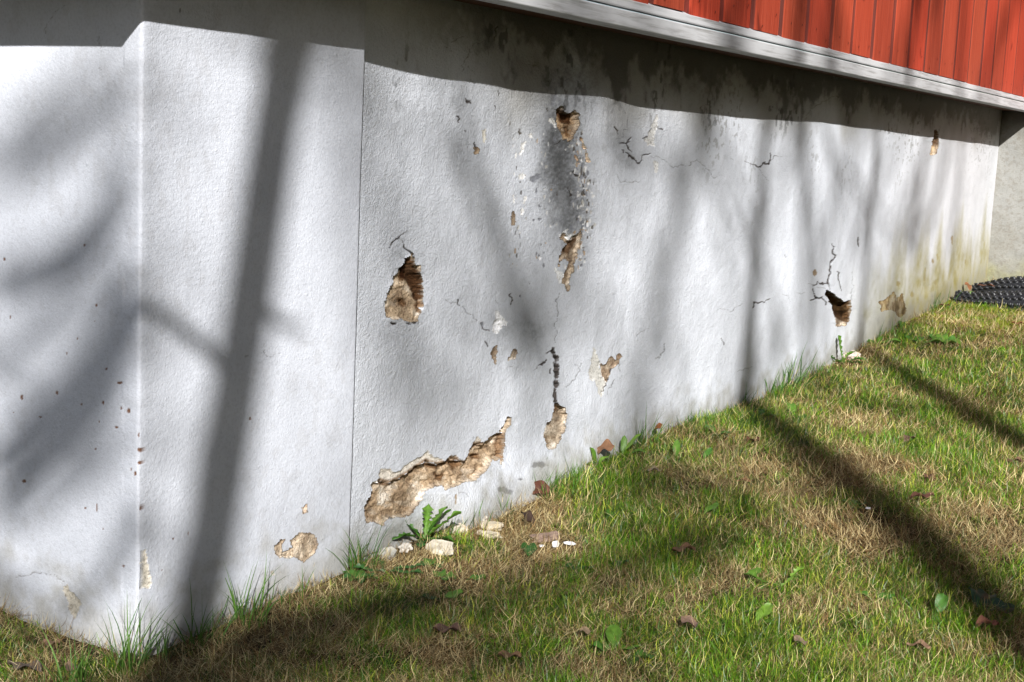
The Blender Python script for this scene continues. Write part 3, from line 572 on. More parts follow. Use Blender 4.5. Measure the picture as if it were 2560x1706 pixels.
sweep('fascia_board', [(0, Z0), (-.001, Z0-.0015), (-.028, Z0-.004), (-.028, Z0+.0345), (-.003, Z0+.0300), (0, Z0+.0275)], M_GREY, jit=.003)['label'] = 'weathered grey fascia board under the cladding'
sweep('sill_board', [(-.012, Z0+.0345), (-.005, Z0+.0345), (-.004, Z0+.0365), (-.0045, Z0+.0500), (-.008, Z0+.0520), (-.04, Z0+.0660), (-.04, Z0+.0385)], M_GREY, jit=.003)['label'] = 'narrow upper grey sill board with a dark gap below'
sweep('soffit_board', [(-.0285, Z0+.004), (-.0285, Z0+.030), (-.20, Z0+.034), (-.20, Z0+.010)], M_UNDER)['label'] = 'red brown board on the underside of the sill'

# cladding boards: edges read from the photo, extended to the left with the same width
ex = []
for x in (75, 290, 500, 690, 862, 1018, 1168, 1293, 1418, 1537, 1640, 1738, 1830, 1920, 2002, 2080, 2150, 2215, 2280, 2340):
    u, v = z1(3, x, 35+.236*x); r_ = ray(u, v); ex.append((CAM+r_*((-.160-CAM[1])/r_[1]))[0])
bw = float(np.mean(np.diff(ex)))
ed = sorted(ex+[ex[0]-bw*k for k in range(1, 16)]); ed = [e for e in ed if e > LX+.02]
ed = [e for e in ed if e < END_X-RY-.02]
print('board width', bw, np.round(np.diff(ex), 3))
SY = -.158
VV, FF, CC = [], [], []
def board(a, b, dirn, zt=HC+2.7, shade=1.0):
    """raised vertical board between a and b along one side, with the groove on its right"""
    tilt = random.uniform(-.0015, .0025); gw = .023
    prof = [(a, .006), (a+.001, -.003), (a+.003, -.0045), (a+.008, -.0055), (b-gw-.003, -.0055+tilt), (b-gw, .006), (b, .006)]
    zb = Z0+.0525+random.uniform(-.002, .003)
    zz = [zb, zb+.02, zb+.3, zt]
    base = len(VV); sh = shade*random.uniform(.70, 1.12); hue = random.uniform(.85, 1.2)
    for z in zz:
        for (t, d) in prof:
            if dirn == 'f': VV.append((t, SY+d, z))
            elif dirn == 'l': VV.append((LX+.012+d, t, z))
            else: VV.append((END_X-RY+.012+d, -t, z))
            g = d > .005
            g = g or abs(t-a) < .0015*0+.0025; CC.append((sh*(.28 if g else 1), sh*hue*(.25 if g else 1), sh*hue*(.25 if g else 1)))  # groove and left edge dark in colour, for dirt and the missing shadow line
    m = len(prof)
    for k in range(len(zz)-1):
        for i in range(m-1): FF.append([base+k*m+i, base+k*m+i+1, base+(k+1)*m+i+1, base+(k+1)*m+i])
    # board end
    c0 = len(VV)
    for i in (1, 2, 3, 4):
        v = VV[base+i]; w = VV[base]; VV.append((v[0] if dirn == 'f' else w[0], SY+.012 if dirn == 'f' else v[1], zb)); CC.append((.3, .3, .3))
    for i in range(3): FF.append([base+1+i, base+2+i, c0+i+1, c0+i])
edf = [LX+.012]+ed+[END_X-RY+.012]
for a, b in zip(edf[:-1], edf[1:]): board(a, b, 'f')
for k in range(24): board(-.158+.175*k, -.158+.175*(k+1), 'l')
for k in range(6): board(.158+.175*k, .158+.175*(k+1), 'r')
for a, b in zip(edf[:-1], edf[1:]):
    for zz_ in (.085, .62, 1.2, 1.8):
        for f_ in (.25, .72):
            cx, cz = a+(b-a)*f_+random.uniform(-.006, .006), Z0+zz_+random.uniform(-.02, .02); n0 = len(VV); r_ = .0028
            for k in range(4): VV.append((cx+r_*math.cos(k*1.571+.4), SY-.0078, cz+r_*1.3*math.sin(k*1.571+.4))); CC.append((.16, .12, .12))
            FF.append([n0, n0+1, n0+2, n0+3])
clad = to_house(mesh_obj('red_cladding', np.array(VV), np.array(FF), M_RED, house, {'col': np.array(CC)}, smooth=False))
clad['label'] = 'orange red vertical boards with grooves between'
M_ROOF = NT('roof_felt', .9).color((.05, .05, .055)).m
to_house(box('roof_eave', (LX-.25, -.34, HC+2.702), (END_X+.6, 4.4, HC+2.86), M_ROOF, house, .005))
to_house(box('back_wall', (PIER_X0+.05, 4.15, -.1), (END_X-.05, 4.19, HC+2.7), M_ROOF, house, 0))

# ------------------------------------------------------------------ ground
def lawn_mat():
    s = NT('soil_and_thatch', .95, .1)
    c = s.ramp(s.noise(60, 5, .7), [(.3, (.010, .007, .004)), (.5, (.028, .019, .010)), (.7, (.07, .05, .025))])
    c = s.mix(c, (.05, .085, .012), s.ramp(s.noise(5, 4), [(.48, (0, 0, 0)), (.62, (.6, .6, .6))]))
    s.color(c); s.bump(s.noise(180, 5, .7), .006, .9); return s.m
gx = np.concatenate([[-60, -30, -15, -8, -4, -2, -1, 0], np.arange(.4, 6.8, .02), [7.2, 8, 10, 15, 30, 60]])
gy = np.concatenate([[-60, -30, -12, -6, -4, -3], np.arange(-2.4, .5, .02), [.8, 1.5, 4, 10, 30, 60]])
Xg, Yg = np.meshgrid(gx, gy, indexing='ij'); X = Xg.ravel(); Y = Yg.ravel(); Zg = ground_z(X, Y)
Zg = Zg+(fbm(X*40, Y*40, 2, 91)-.5)*.006
idx = np.arange(len(gx)*len(gy)).reshape(len(gx), len(gy)); Qg = np.stack([idx[:-1, :-1], idx[1:, :-1], idx[1:, 1:], idx[:-1, 1:]], -1).reshape(-1, 4)
g = mesh_obj('ground', np.stack([X, Y, Zg], 1), Qg, lawn_mat()); tagp(g, 'soil of the lawn along the foundation wall', 'ground', kind='structure')

def gmat(name, rough, tr, spec=.3):
    s = NT(name, rough, spec); s.color(s.attr('col')); s.translucent(tr); return s.m
M_BLADE = gmat('grass_blade', .42, .16, .5); M_DRY = gmat('dry_grass_straw', .8, .2, .2); M_MOSS = gmat('moss_shoots', .8, .25, .1)
def ribbons(B, L, W, az, lean, bend, swirl, col, segs=3, tip=.08, facing=None):
    N = len(B); P = B.copy(); rows = []; cols = []
    fac = az+np.pi/2 if facing is None else facing
    for k in range(segs+1):
        s = k/segs; w = W*np.interp(s, [0, .5, 1], [.85, 1, tip])*.5
        sx, sy = np.cos(fac)*w, np.sin(fac)*w
        rows.append(np.stack([P[:, 0]-sx, P[:, 1]-sy, P[:, 2]], 1)); rows.append(np.stack([P[:, 0]+sx, P[:, 1]+sy, P[:, 2]], 1))
        cc = col*(1+.15*(s-.5)); cols += [cc, cc]
        th = lean+bend*(s+.5/segs); a = az+swirl*s; st = L/segs
        P = P+np.stack([np.cos(a)*np.sin(th)*st, np.sin(a)*np.sin(th)*st, np.cos(th)*st], 1)
    V = np.stack(rows, 1).reshape(-1, 3); C = np.stack(cols, 1).reshape(-1, 3); m = 2*(segs+1)
    q = np.array([[2*k, 2*k+1, 2*k+3, 2*k+2] for k in range(segs)])
    Fc = (np.arange(N)[:, None, None]*m+q[None]).reshape(-1, 4)
    return V, Fc, C
def join(parts):
    Vs, Fs, Cs = [], [], []; n = 0
    for V, Fc, C in parts: Vs.append(V); Fs.append(Fc+n); Cs.append(C); n += len(V)
    return np.concatenate(Vs), np.concatenate(Fs), np.concatenate(Cs)
def inside(X, Y):
    ok = (X < END_X-.01) & (Y < np.where(X < PIER_X1+.004, PIER_Y-.004, wall_y(X)-.004))
    return ok | ((X < PIER_X0-.006) & (Y < 1.2))
def scatter(n, near=True):
    """points on the lawn, thinning with distance from the photographer"""
    out = []
    tot = 0
    while tot < n:
        X = rng.uniform(.75, END_X, n); Y = rng.uniform(-1.75, .5, n)
        d = np.hypot(X, Y+1.4); p = np.clip(1.7/d, 0, 1)**1.15
        pxx, pyy = proj(np.stack([X, Y, ground_z(X, Y)], 1))
        vis = (pxx > -120) & (pxx < 2700) & (pyy < 1900) & (pyy > 500)
        p = p*np.where(vis, 1, .12)
        k = inside(X, Y) & (rng.random(n) < p); out.append(np.stack([X[k], Y[k]], 1)); tot += k.sum()
    return np.concatenate(out)[:n]
S2 = 2560/2353
GREEN = [(1340,1150,120,60,.9),(1480,1270,170,75,1.0),(1460,1050,130,50,.7),(1620,960,160,40,.5),(1850,900,220,60,.55),(2150,1010,260,70,.6),(860,1370,110,50,.55),(560,1390,110,30,.35),(1700,1100,120,50,.35),
         (2080,1460,200,70,.5),(1720,1520,230,50,.6),(2150,760,220,40,.6),(2230,870,200,60,.4),(1500,1480,100,40,.2),(1180,1420,150,30,.35),(1900,1330,120,40,.4),(450,1480,50,30,.2)]
DRYB = [(1130,1190,150,45,1.6),(1260,1265,120,40,1.5),(1080,1330,120,30,.5),(900,1510,260,45,.6),(1980,1000,60,30,.4),(1830,1130,130,30,.6),(1600,1190,60,30,.3),(250,1490,250,40,.6),(760,1300,60,25,.5),
        (2000,1250,140,40,.35),(1650,1340,80,40,.3),(1300,1540,120,30,.4),(2030,720,90,15,.6),(1420,1420,120,30,.4)]
def greenness(X, Y):
    pxx, pyy = proj(np.stack([X, Y, ground_z(X, Y)], 1))
    g = .50+1.8*(fbm(X*4, Y*4, 3, 51)-.5)+1.3*(fbm(X*14, Y*14, 3, 52)-.5)
    for L, sgn in ((GREEN, 1), (DRYB, -1)):
        for cx, cy, rx, ry, w in L:
            g = g+sgn*w*.75*np.exp(-((pxx-cx*S2)/(rx*S2))**2-((pyy-cy*S2)/(ry*S2))**2)
    return g
CLEARS = [on_ground(*z1(v, x, y))[:2].tolist()+[r_] for v, x, y, r_ in [(8,1055,655,.040),(8,1040,705,.040),(8,735,785,.040),(8,850,668,.03),(8,915,580,.03),(8,440,775,.025),(8,330,805,.03),(8,1442,775,.032),(8,1528,770,.035),(8,1385,735,.03),
   (8,1240,480,.04),(8,560,745,.03),(6,1180,920,.06),(6,1250,860,.06),(8,1300,850,.03),(11,1700,1100,.11),(11,2150,1100,.13),(11,1250,1150,.10),(11,2350,1100,.14),(11,1450,1000,.11)]]
def clear_of(X, Y):
    ok = np.ones(X.shape, bool)
    for cx, cy, r_ in CLEARS: ok &= (X-cx)**2*.6+(Y-cy)**2 > r_*r_
    return ok
# ---- dry thatch
P = scatter(400000); X, Y = P.T; g = greenness(X, Y); k_ = (rng.random(len(X)) < np.clip(1.25-.65*g, .5, 1)) & ((fbm(X*16, Y*16, 3, 62) < .60) | (rng.random(len(X)) < .30)); X, Y, g = X[k_], Y[k_], g[k_]; N = len(X); Zz = ground_z(X, Y); d = np.hypot(X, Y+1.4)
far = np.clip(d/2.2, .85, 2.2)
hum = .016*fbm(X*22, Y*22, 2, 55)
base = np.stack([X, Y, Zz+rng.random(N)**1.6*np.where(clear_of(X, Y), .004+hum, .001)], 1)
L = .008+.036*rng.random(N)**1.6*np.clip(far, 1, 1.3); W = rng.uniform(.0005, .0011, N)*far
t = rng.random(N)[:, None]; col = np.array((.28, .20, .085))*(1-t)+np.array((.84, .70, .38))*t
t2 = (rng.random(N) < .48)[:, None]; col = np.where(t2, col*np.array((.42, .32, .25)), col)
col = col*rng.uniform(.55, 1.2, N)[:, None]*(.60+.75*fbm(X*9, Y*9, 3, 57))[:, None]
flow = fbm(X*6, Y*6, 2, 58)*9
parts = [ribbons(base, L, W, flow+rng.normal(0, 1.5, N), rng.normal(1.32, .30, N), rng.normal(.15, .9, N), rng.normal(0, 1.6, N), col, facing=rng.uniform(0, 6.28, N))]
V, Fc, C = join(parts)
o = mesh_obj('dry_grass', V, Fc, M_DRY, None, {'col': C}); tagp(o, 'matted straw coloured dead grass lying over the lawn', 'dry grass', kind='stuff')
# ---- green blades, in small tillers
P = scatter(210000); X, Y = P.T; g = greenness(X, Y); keep = rng.random(len(X)) < np.clip(g*1.7-.30, .06, 1)*np.where(clear_of(X, Y), 1, .03); X, Y, g = X[keep], Y[keep], g[keep]
nt = 2; X = np.repeat(X, nt); Y = np.repeat(Y, nt); g = np.repeat(g, nt); N = len(X)
X = X+rng.normal(0, .0025, N); Y = Y+rng.normal(0, .0025, N); ok = inside(X, Y); X, Y, g = X[ok], Y[ok], g[ok]; N = len(X)
d = np.hypot(X, Y+1.4); far = np.clip(d/2.2, .9, 2.0)
clump = fbm(X*11, Y*11, 2, 59)
L = rng.uniform(.007, .024, N)*(.45+.9*clump+.55*np.clip(g, 0, 1.4)); L *= np.where(rng.random(N) < .05, 1.5, 1)
W = rng.uniform(.0007, .0015, N)*far**.8
t = rng.random(N)[:, None]; col = np.array((.012, .055, .003))*(1-t)+np.array((.125, .27, .006))*t
y_ = (rng.random(N) < .14)[:, None]; col = col*(.15+1.5*fbm(X*13, Y*13, 3, 60))[:, None]; col = np.where(y_, np.array((.42, .46, .055))*rng.uniform(.7, 1.1, N)[:, None], col)
lawn = np.clip((Y*-1-.35)*1.0, 0, 1)[:, None]; col = col*(1-lawn*.15)+np.array((.16, .24, .015))*lawn*.15
base = np.stack([X, Y, ground_z(X, Y)-.001], 1)
V, Fc, C = ribbons(base, L, W, rng.uniform(0, 6.28, N), np.abs(rng.normal(.7, .55, N)), rng.normal(.6, .7, N), rng.normal(0, 1.0, N), col, facing=rng.uniform(0, 6.28, N))
o = mesh_obj('grass', V, Fc, M_BLADE, None, {'col': C}); tagp(o, 'short green spring grass growing through dead thatch', 'grass', kind='stuff')
print('green', N)
# ---- moss at the far end
N = 26000; X = rng.uniform(4.6, END_X-.02, N*3); Y = rng.uniform(-.75, -.01, N*3)
pxx, pyy = proj(np.stack([X, Y, ground_z(X, Y)], 1))
w = np.exp(-((pxx-2500)/170)**2-((pyy-790)/42)**2)+.8*np.exp(-((pxx-2330)/120)**2-((pyy-775)/22)**2)+.5*np.exp(-((pxx-2540)/100)**2-((pyy-740)/20)**2)
k = (rng.random(N*3) < w*1.3) & inside(X, Y); X, Y = X[k][:N], Y[k][:N]; N = len(X)
t = fbm(X*14, Y*14, 2, 95)[:, None]; col = np.array((.10, .12, .012))*(1-t)+np.array((.34, .40, .03))*t
V, Fc, C = ribbons(np.stack([X, Y, ground_z(X, Y)+.004*fbm(X*30, Y*30, 2, 96)], 1), rng.uniform(.006, .013, N), rng.uniform(.002, .004, N), rng.uniform(0, 6.28, N), rng.uniform(0, .9, N), rng.normal(.3, .4, N), rng.normal(0, .3, N), col*rng.uniform(.7, 1.1, N)[:, None], segs=2, facing=rng.uniform(0, 6.28, N))
o = mesh_obj('moss', V, Fc, M_MOSS, None, {'col': C}); tagp(o, 'yellow green moss near the black sheet at the far corner', 'moss', kind='stuff')

# ------------------------------------------------------------------ tall grass tufts
def tuft(px, py, n, hh, label, lean=.25, spread=.018, dry=.12, wide=.0017):
    p = on_ground(px, py); w = on_wall(px, py)
    if p[1] > (PIER_Y if p[0] < PIER_X1 else wall_y(p[0]))-.012 and p[0] > PIER_X0-.01:
        p = np.array([w[0], (PIER_Y if w[0] < PIER_X1 else wall_y(w[0]))-.022, 0]); p[2] = ground_z(p[0], p[1])
    o = empty('grass_tuft', p); tagp(o, label, 'grass tuft', 'tall grass tufts at the wall')
    def mk(nm, m, cols, mat, hs, ww):
        a = rng.uniform(0, 6.28, m); r_ = spread*np.sqrt(rng.random(m)); X = p[0]+r_*np.cos(a); Y = p[1]+r_*np.sin(a)
        Y = np.minimum(Y, np.where(X < PIER_X0-.008, 9, np.where(X < PIER_X1+.01, PIER_Y-.006, wall_y(X)-.006)))
        az = np.where(rng.random(m) < .75, rng.uniform(-3.1, 0.1, m), a)
        t = rng.random(m)[:, None]; c = np.array(cols[0])*(1-t)+np.array(cols[1])*t
        V, Fc, C = ribbons(np.stack([X, Y, ground_z(X, Y)-.002], 1), 1.18*hh*rng.uniform(.4, 1.0, m)*hs, np.full(m, ww)*rng.uniform(.7, 1.2, m), az, np.abs(rng.normal(lean*.6, lean*.7, m)), rng.normal(.55, .35, m), rng.normal(0, .2, m), c, segs=5, tip=.05, facing=rng.uniform(-.9, .2, m))
        mesh_obj(nm, V-p, Fc, mat, o, {'col': C})['kind'] = 'stuff'
    mk('green_blades', int(n*1.5), ((.035, .11, .018), (.10, .20, .03)), M_BLADE, 1, wide)
    if n >= 22: mk('dead_blades', max(12, int(n*dry*3)), ((.40, .28, .14), (.55, .42, .24)), M_DRY, .55, wide*.8)
for a in [
 (*z1(7,700,1370), 30, .115, 'tallest dark green tuft left of the outer corner of the pier', .30, .022),
 (*z1(7,370,1300), 18, .085, 'thin tuft left of the tallest one, at the foot of the left face', .3, .022),
 (*z1(7,170,1260), 14, .06, 'short sparse tuft at the left edge of the left face', .4, .03),
 (*z1(7,900,1360), 14, .060, 'low wispy tuft just at the foot of the outer corner', .5, .02),
 (*z1(7,1150,1230), 26, .085, 'dark tuft where the trunk shadow meets the pier foot', .5, .025),
 (*z1(7,1430,1110), 34, .095, 'bushy tuft at the middle of the pier foot', .45, .03),
 (*z1(7,1690,1080), 10, .065, 'thin tuft right of the bushy one at the pier foot', .4, .03),
 (*z1(7,2110,940), 26, .090, 'tuft at the right edge of the pier foot', .35, .025),
 (*z1(8,690,640), 8, .080, 'few long blades rising behind the dandelion by the wall', .45, .02),
 (*z1(8,860,600), 10, .060, 'sparse upright blades above the pale plaster rubble', .3, .035),
 (*z1(8,1055,530), 9, .075, 'single bright blade cluster beneath the long bare strip', .25, .02),
 (*z1(8,1430,420), 60, .075, 'dense soft tuft beside the rust red fragment', .5, .05),
 (*z1(5,1925,1390), 16, .10, 'tall thin blades right of the curled brown leaf', .25, .03),
 (*z1(5,2230,1290), 22, .060, 'short tuft on the rise before the middle of the far wall', .45, .05),
 (*z1(6,600,1160), 24, .07, 'fine tuft at the wall under the tree trunk shadow', .4, .06),
 (*z1(6,790,1060), 26, .10, 'upright dark tuft right of the trunk shadow on the wall', .4, .06),
 (*z1(6,890,1040), 26, .13, 'tallest blades on the far half of the wall foot', .25, .04),
 (*z1(6,1050,950), 20, .07, 'short tuft left of the dandelion under the dark hole', .4, .06),
 (*z1(6,1460,730), 20, .10, 'tuft beneath the tan patch far along the wall', .35, .06),
 (*z1(6,1800,590), 22, .11, 'farthest tuft, beside the green algae and the black sheet', .4, .08)]:
    tuft(a[0], a[1], a[2], a[3], a[4], a[5], a[6], wide=.0017 if a[0] < 1500 else .0026)

# ------------------------------------------------------------------ broad leaves
def leaf_mat(name, rough=.45, tr=.22):
    s = NT(name, rough, .4); c = s.mix(s.attr('col'), s.ramp(s.noise(90, 4), [(.3, (.75, .78, .7)), (.7, (1.15, 1.12, 1.1))]), 1.0, 'MULTIPLY')
    s.color(c); s.bump(s.noise(220, 3), .0012, .6); s.translucent(tr); return s.m
M_LEAF = leaf_mat('weed_leaf'); M_DEAD = leaf_mat('dead_leaf', .75, .08)
def leaf_mesh(Ln, Wd, shape, colr, elev=.5, bend=-.6, fold=.35, n=14, wavy=0.0, seed=0, rib=1.25):
    """one leaf along +x from the origin; returns V, F, C"""
    rr = np.random.default_rng(seed); xs_ = np.linspace(0, 1, n+1); V = []; C = []
    if shape == 'dandelion':
        w = .16+.84*xs_**.8*sst(1.0, .82, xs_); tooth = np.where(np.arange(n+1) % 2 == 0, 1, .38); w = w*np.where((xs_ > .12) & (xs_ < .84), tooth, 1); w[0] = .10; w[-1] = .04
    elif shape == 'oval': w = np.sqrt(np.clip(np.sin(np.pi*np.clip((xs_-.18)/.82, 0, 1)), 0, 1)); w = np.maximum(w, .07)
    elif shape == 'round': w = np.sqrt(np.clip(1-((xs_-.55)/.46)**2, 0, 1)); w = np.maximum(w, .06)
    elif shape == 'lobed':
        w = np.sqrt(np.clip(np.sin(np.pi*xs_), 0, 1))*(1+.10*np.sin(xs_*11+seed)); w = np.maximum(w, .03)
    else: w = np.sin(np.pi*xs_)**.7; w = np.maximum(w, .03)
    p = np.zeros(2); cols_ = []
    for i, s in enumerate(xs_):
        a = elev+bend*s; q = np.array([math.cos(a), math.sin(a)])
        for k in (-1, -.55, 0, .55, 1):
            off = w[i]*Wd*.5*k
            if shape == 'dandelion' and abs(k) == 1: back = -.035*Ln*(w[i] > .3)
            else: back = 0
            zf = abs(k)*w[i]*Wd*.5*fold+wavy*Wd*math.sin(s*9+k*3+seed)*.25*abs(k)
            V.append((p[0]+back-q[1]*zf*.0, off, p[1]+zf)); C.append(np.array(colr)*(rib if k == 0 else 1)*(1+.06*rr.standard_normal()))
        p = p+q*Ln/n
    m = 5; Fc = [[i*m+k, (i+1)*m+k, (i+1)*m+k+1, i*m+k+1] for i in range(n) for k in range(m-1)]
    return np.array(V), np.array(Fc), np.clip(np.array(C), 0, 1)
def place(V, az, roll=0):
    c, s = math.cos(az), math.sin(az); V = V.copy()
    if roll:
        cr, sr = math.cos(roll), math.sin(roll); y, z = V[:, 1].copy(), V[:, 2].copy(); V[:, 1] = y*cr-z*sr; V[:, 2] = y*sr+z*cr
    return np.stack([V[:, 0]*c-V[:, 1]*s, V[:, 0]*s+V[:, 1]*c, V[:, 2]], 1)
def plant(px, py, shape, leaves, label, name='weed', cat='weed', group='broad leaved weeds in the lawn', wallside=False):
    p = on_ground(px, py)
    if wallside and p[1] > wall_y(p[0])-.03: w = on_wall(px, py); p = np.array([w[0], wall_y(w[0])-.03, 0]); p[2] = ground_z(p[0], p[1])
    o = empty(name, p); tagp(o, label, cat, group)
    for k, (az, Ln, Wd, el, bd, c) in enumerate(leaves):
        f_ = 1.08 if cat == 'dandelion' else .8; V, Fc, C = leaf_mesh(Ln*f_, Wd*f_, shape, c, el, bd, seed=int(px)+k, wavy=.5)
        V = place(V, az, random.uniform(-.3, .3)); V[:, 2] += .006
        mesh_obj('leaf', V, Fc, M_LEAF, o, {'col': C})
G1, G2, G3, G4 = (.050, .135, .018), (.085, .18, .022), (.03, .095, .02), (.14, .25, .035)
# azimuths: the camera looks along +X; the right of the picture is -Y
plant(*z1(8,560,735), 'dandelion', [(2.2,.062,.026,.85,-.5,G1),(1.5,.070,.024,.55,-.5,G3),(2.9,.070,.026,.5,-.6,G1),(1.9,.072,.024,.75,-.4,G1),(-.4,.070,.026,1.1,-.7,G2),(-.9,.075,.026,.9,-.5,G2),(-1.4,.050,.024,.35,-.4,G1),
      (-2.2,.050,.022,.3,-.5,G3),(3.6,.055,.022,.3,-.4,G3),(.6,.065,.024,1.1,-.4,G2),(-1.1,.066,.024,1.2,-.6,G1)], 'big dandelion with toothed leaves against the wall below the bare strip', 'dandelion', 'dandelion', 'dandelions and weeds at the wall')
plant(*z1(6,1185,900), 'dandelion', [(1.5,.085,.03,1.45,-.15,G2),(2.4,.06,.03,.6,-.6,G1),(-1.2,.07,.03,.5,-.5,G1),(-.6,.06,.03,1.0,-.7,G2),(3.0,.05,.03,.4,-.4,G1),(-1.9,.065,.03,.35,-.4,G1)],
      'dandelion with one upright leaf under the dark hole', 'dandelion', 'dandelion', 'dandelions and weeds at the wall', True)
plant(*z1(5,1620,1500), 'oval', [(2.0,.055,.022,.7,-.8,G2),(1.4,.06,.02,1.2,-.4,G2),(2.6,.05,.02,.3,-.3,G1),(-.5,.05,.02,.9,-.6,G4)], 'oval leaved weed left of the curled brown leaf', 'plantain', 'weed', 'dandelions and weeds at the wall', True)
plant(*z1(5,1775,1490), 'oval', [(-.6,.085,.022,1.0,-.5,G4),(-1.2,.07,.022,.5,-.5,G2),(.6,.06,.018,1.3,-.2,G2),(-2,.05,.02,.3,-.3,G4)], 'bright oval leaved weed right of the curled brown leaf', 'plantain', 'weed', 'dandelions and weeds at the wall', True)
plant(*z1(8,240,960), 'round', [(2.4,.035,.02,.3,-.3,G3),(1.6,.04,.02,.4,-.4,G1),(.6,.04,.022,.3,-.3,G1),(-.5,.035,.02,.3,-.3,G3),(-1.4,.04,.022,.3,-.3,G1),(-2.4,.035,.02,.2,-.3,G3),(3.1,.03,.018,.3,-.3,G1)], 'low leafy weed in the shade right of the pier foot', group='broad leaved weeds in the lawn')
plant(*z1(8,400,920), 'dandelion', [(-.8,.06,.018,.3,-.3,G3),(-1.3,.06,.018,.25,-.3,G3),(2.2,.05,.018,.3,-.3,G3),(.8,.05,.016,.3,-.3,G3)], 'flat toothed rosette in the straw right of the pier foot', 'dandelion', 'dandelion', 'dandelions and weeds at the wall')
for v, x, y, sh, lv, lab in [
 (8,1280,825,'round',[(.6,.045,.036,.5,-.4,G3)],'round dark leaf in the straw below the white paint flakes'),
 (8,1570,915,'round',[(-.6,.04,.03,.3,-.3,G3),(1.4,.03,.025,.4,-.3,G3)],'round leaf pair in the shade at the edge of the dark clump'),
 (8,1800,895,'round',[(-.3,.04,.034,.4,-.3,G3)],'single round leaf inside the dark green clump'),
 (8,1775,590,'round',[(.5,.03,.028,.6,-.4,G1)],'small round leaf at the top of the dark green clump'),
 (8,670,885,'round',[(.5,.035,.026,.4,-.4,G1),(2.2,.03,.024,.3,-.3,G3),(-1.2,.03,.02,.2,-.2,G3)],'three leaved seedling below the big dandelion'),
 (8,745,960,'round',[(.8,.03,.026,.4,-.3,G1),(-.9,.03,.026,.3,-.3,G1)],'two leaved seedling below the three leaved one'),
 (8,895,965,'oval',[(-1.1,.04,.026,.3,-.3,G1)],'single leaf lying right of the two leaved seedling'),
 (8,740,1090,'oval',[(-.9,.045,.022,.6,-.4,G2),(2.0,.04,.022,.2,-.3,G3)],'pair of leaves in the open straw before the pier'),
 (8,1800,1410,'oval',[(.5,.055,.03,.9,-.5,G2),(-1.1,.045,.02,.4,-.3,G2),(2.2,.04,.024,.5,-.4,G1)],'bright oval leaved plant near the lower middle of the lawn'),
 (8,1890,1475,'round',[(-.9,.045,.038,.4,-.3,G1)],'round leaf just right of the bright oval plant'),
 (9,655,985,'oval',[(-.4,.045,.026,.9,-.5,G2)],'upright shiny leaf in the middle of the lawn'),
 (9,700,1250,'oval',[(1.7,.045,.026,.3,-.3,G4),(-1.2,.05,.02,.4,-.3,G2),(-.3,.055,.026,.9,-.5,G4)],'pale green spreading plant below the middle of the lawn'),
 (9,600,1175,'oval',[(2.0,.035,.02,.4,-.3,G1),(-.9,.04,.02,.3,-.3,G1)],'small leaf pair above the pale green spreading plant'),
 (9,380,575,'oval',[(-.5,.055,.024,.8,-.6,G2)],'lone oval leaf at the right end of the dark clump'),
 (9,225,225,'oval',[(.2,.06,.022,1.2,-.3,G2)],'upright oval leaf in the lit grass near the wall'),
 (9,380,230,'oval',[(-.3,.045,.020,1.0,-.3,G1)],'darker leaf right of the upright oval leaf'),
 (9,1300,520,'round',[(.2,.04,.02,.5,-.4,G1),(1.0,.04,.02,.5,-.4,G1),(-.9,.04,.02,.5,-.4,G1),(-1.8,.03,.02,.3,-.4,G1)],'clover like plant above the middle of the lawn'),
 (9,1425,1080,'oval',[(1.6,.04,.022,.3,-.3,G1),(-1.3,.045,.022,.4,-.3,G1)],'leaf pair right of the middle of the lawn'),
 (9,1820,1190,'oval',[(.1,.05,.024,1.1,-.3,G1)],'blue green leaf standing left of the big dark leaf'),
 (9,2100,1150,'round',[(.5,.07,.055,.5,-.4,(.035,.085,.045)),(-1.2,.06,.045,.3,-.3,(.03,.07,.04))],'big dark crinkled leaf at the right of the lawn'),
 (9,470,70,'oval',[(1.0,.06,.024,.6,-.5,G2),(-1.2,.05,.022,.4,-.3,G1)],'pointed leaf pair in the grass near the wall end of the band of shade'),
 (9,860,1020,'dandelion',[(1.8,.08,.026,.4,-.3,G2),(-.6,.07,.024,.8,-.4,G4),(2.6,.06,.024,.3,-.3,G1)],'yellow green dandelion in the middle of the lawn'),
 (6,1860,810,'round',[(1.6,.07,.05,.5,-.4,G1),(.4,.07,.05,.6,-.4,G2),(-.8,.07,.05,.4,-.3,G1),(-1.7,.08,.05,.3,-.3,G2),(2.6,.06,.04,.3,-.3,G1)],'leafy weed cluster before the far algae patch'),
 (6,1710,810,'oval',[(1.4,.08,.04,.4,-.4,G1),(-1.2,.10,.04,.3,-.3,G2),(.3,.07,.04,.5,-.4,G1)],'weed left of the leafy cluster on the far lawn'),
 (6,1400,815,'oval',[(1.9,.08,.03,.4,-.4,G1),(-1.3,.10,.03,.4,-.4,G2),(-.5,.06,.03,.7,-.4,G2)],'weed just right of the upright leaf dandelion'),
 (6,730,1270,'oval',[(1.6,.06,.03,.4,-.4,G2),(-1.2,.06,.03,.4,-.4,G2),(.3,.05,.03,.6,-.4,G1)],'low weed at the start of the dark band of shade'),
 (6,940,1260,'oval',[(.6,.07,.03,.7,-.5,G2),(-2.2,.07,.03,.2,-.3,G1)],'two broad leaves right of the low weed'),
 (6,1560,740,'oval',[(.6,.07,.03,.7,-.5,G1),(2.0,.05,.03,.4,-.3,G1)],'small dark weed at the foot of the tan patch'),
 (6,2030,565,'oval',[(.2,.07,.03,1.2,-.2,G4)],'pale upright leaf in front of the black sheet')]:
    plant(*z1(v, x, y), sh, lv, lab)

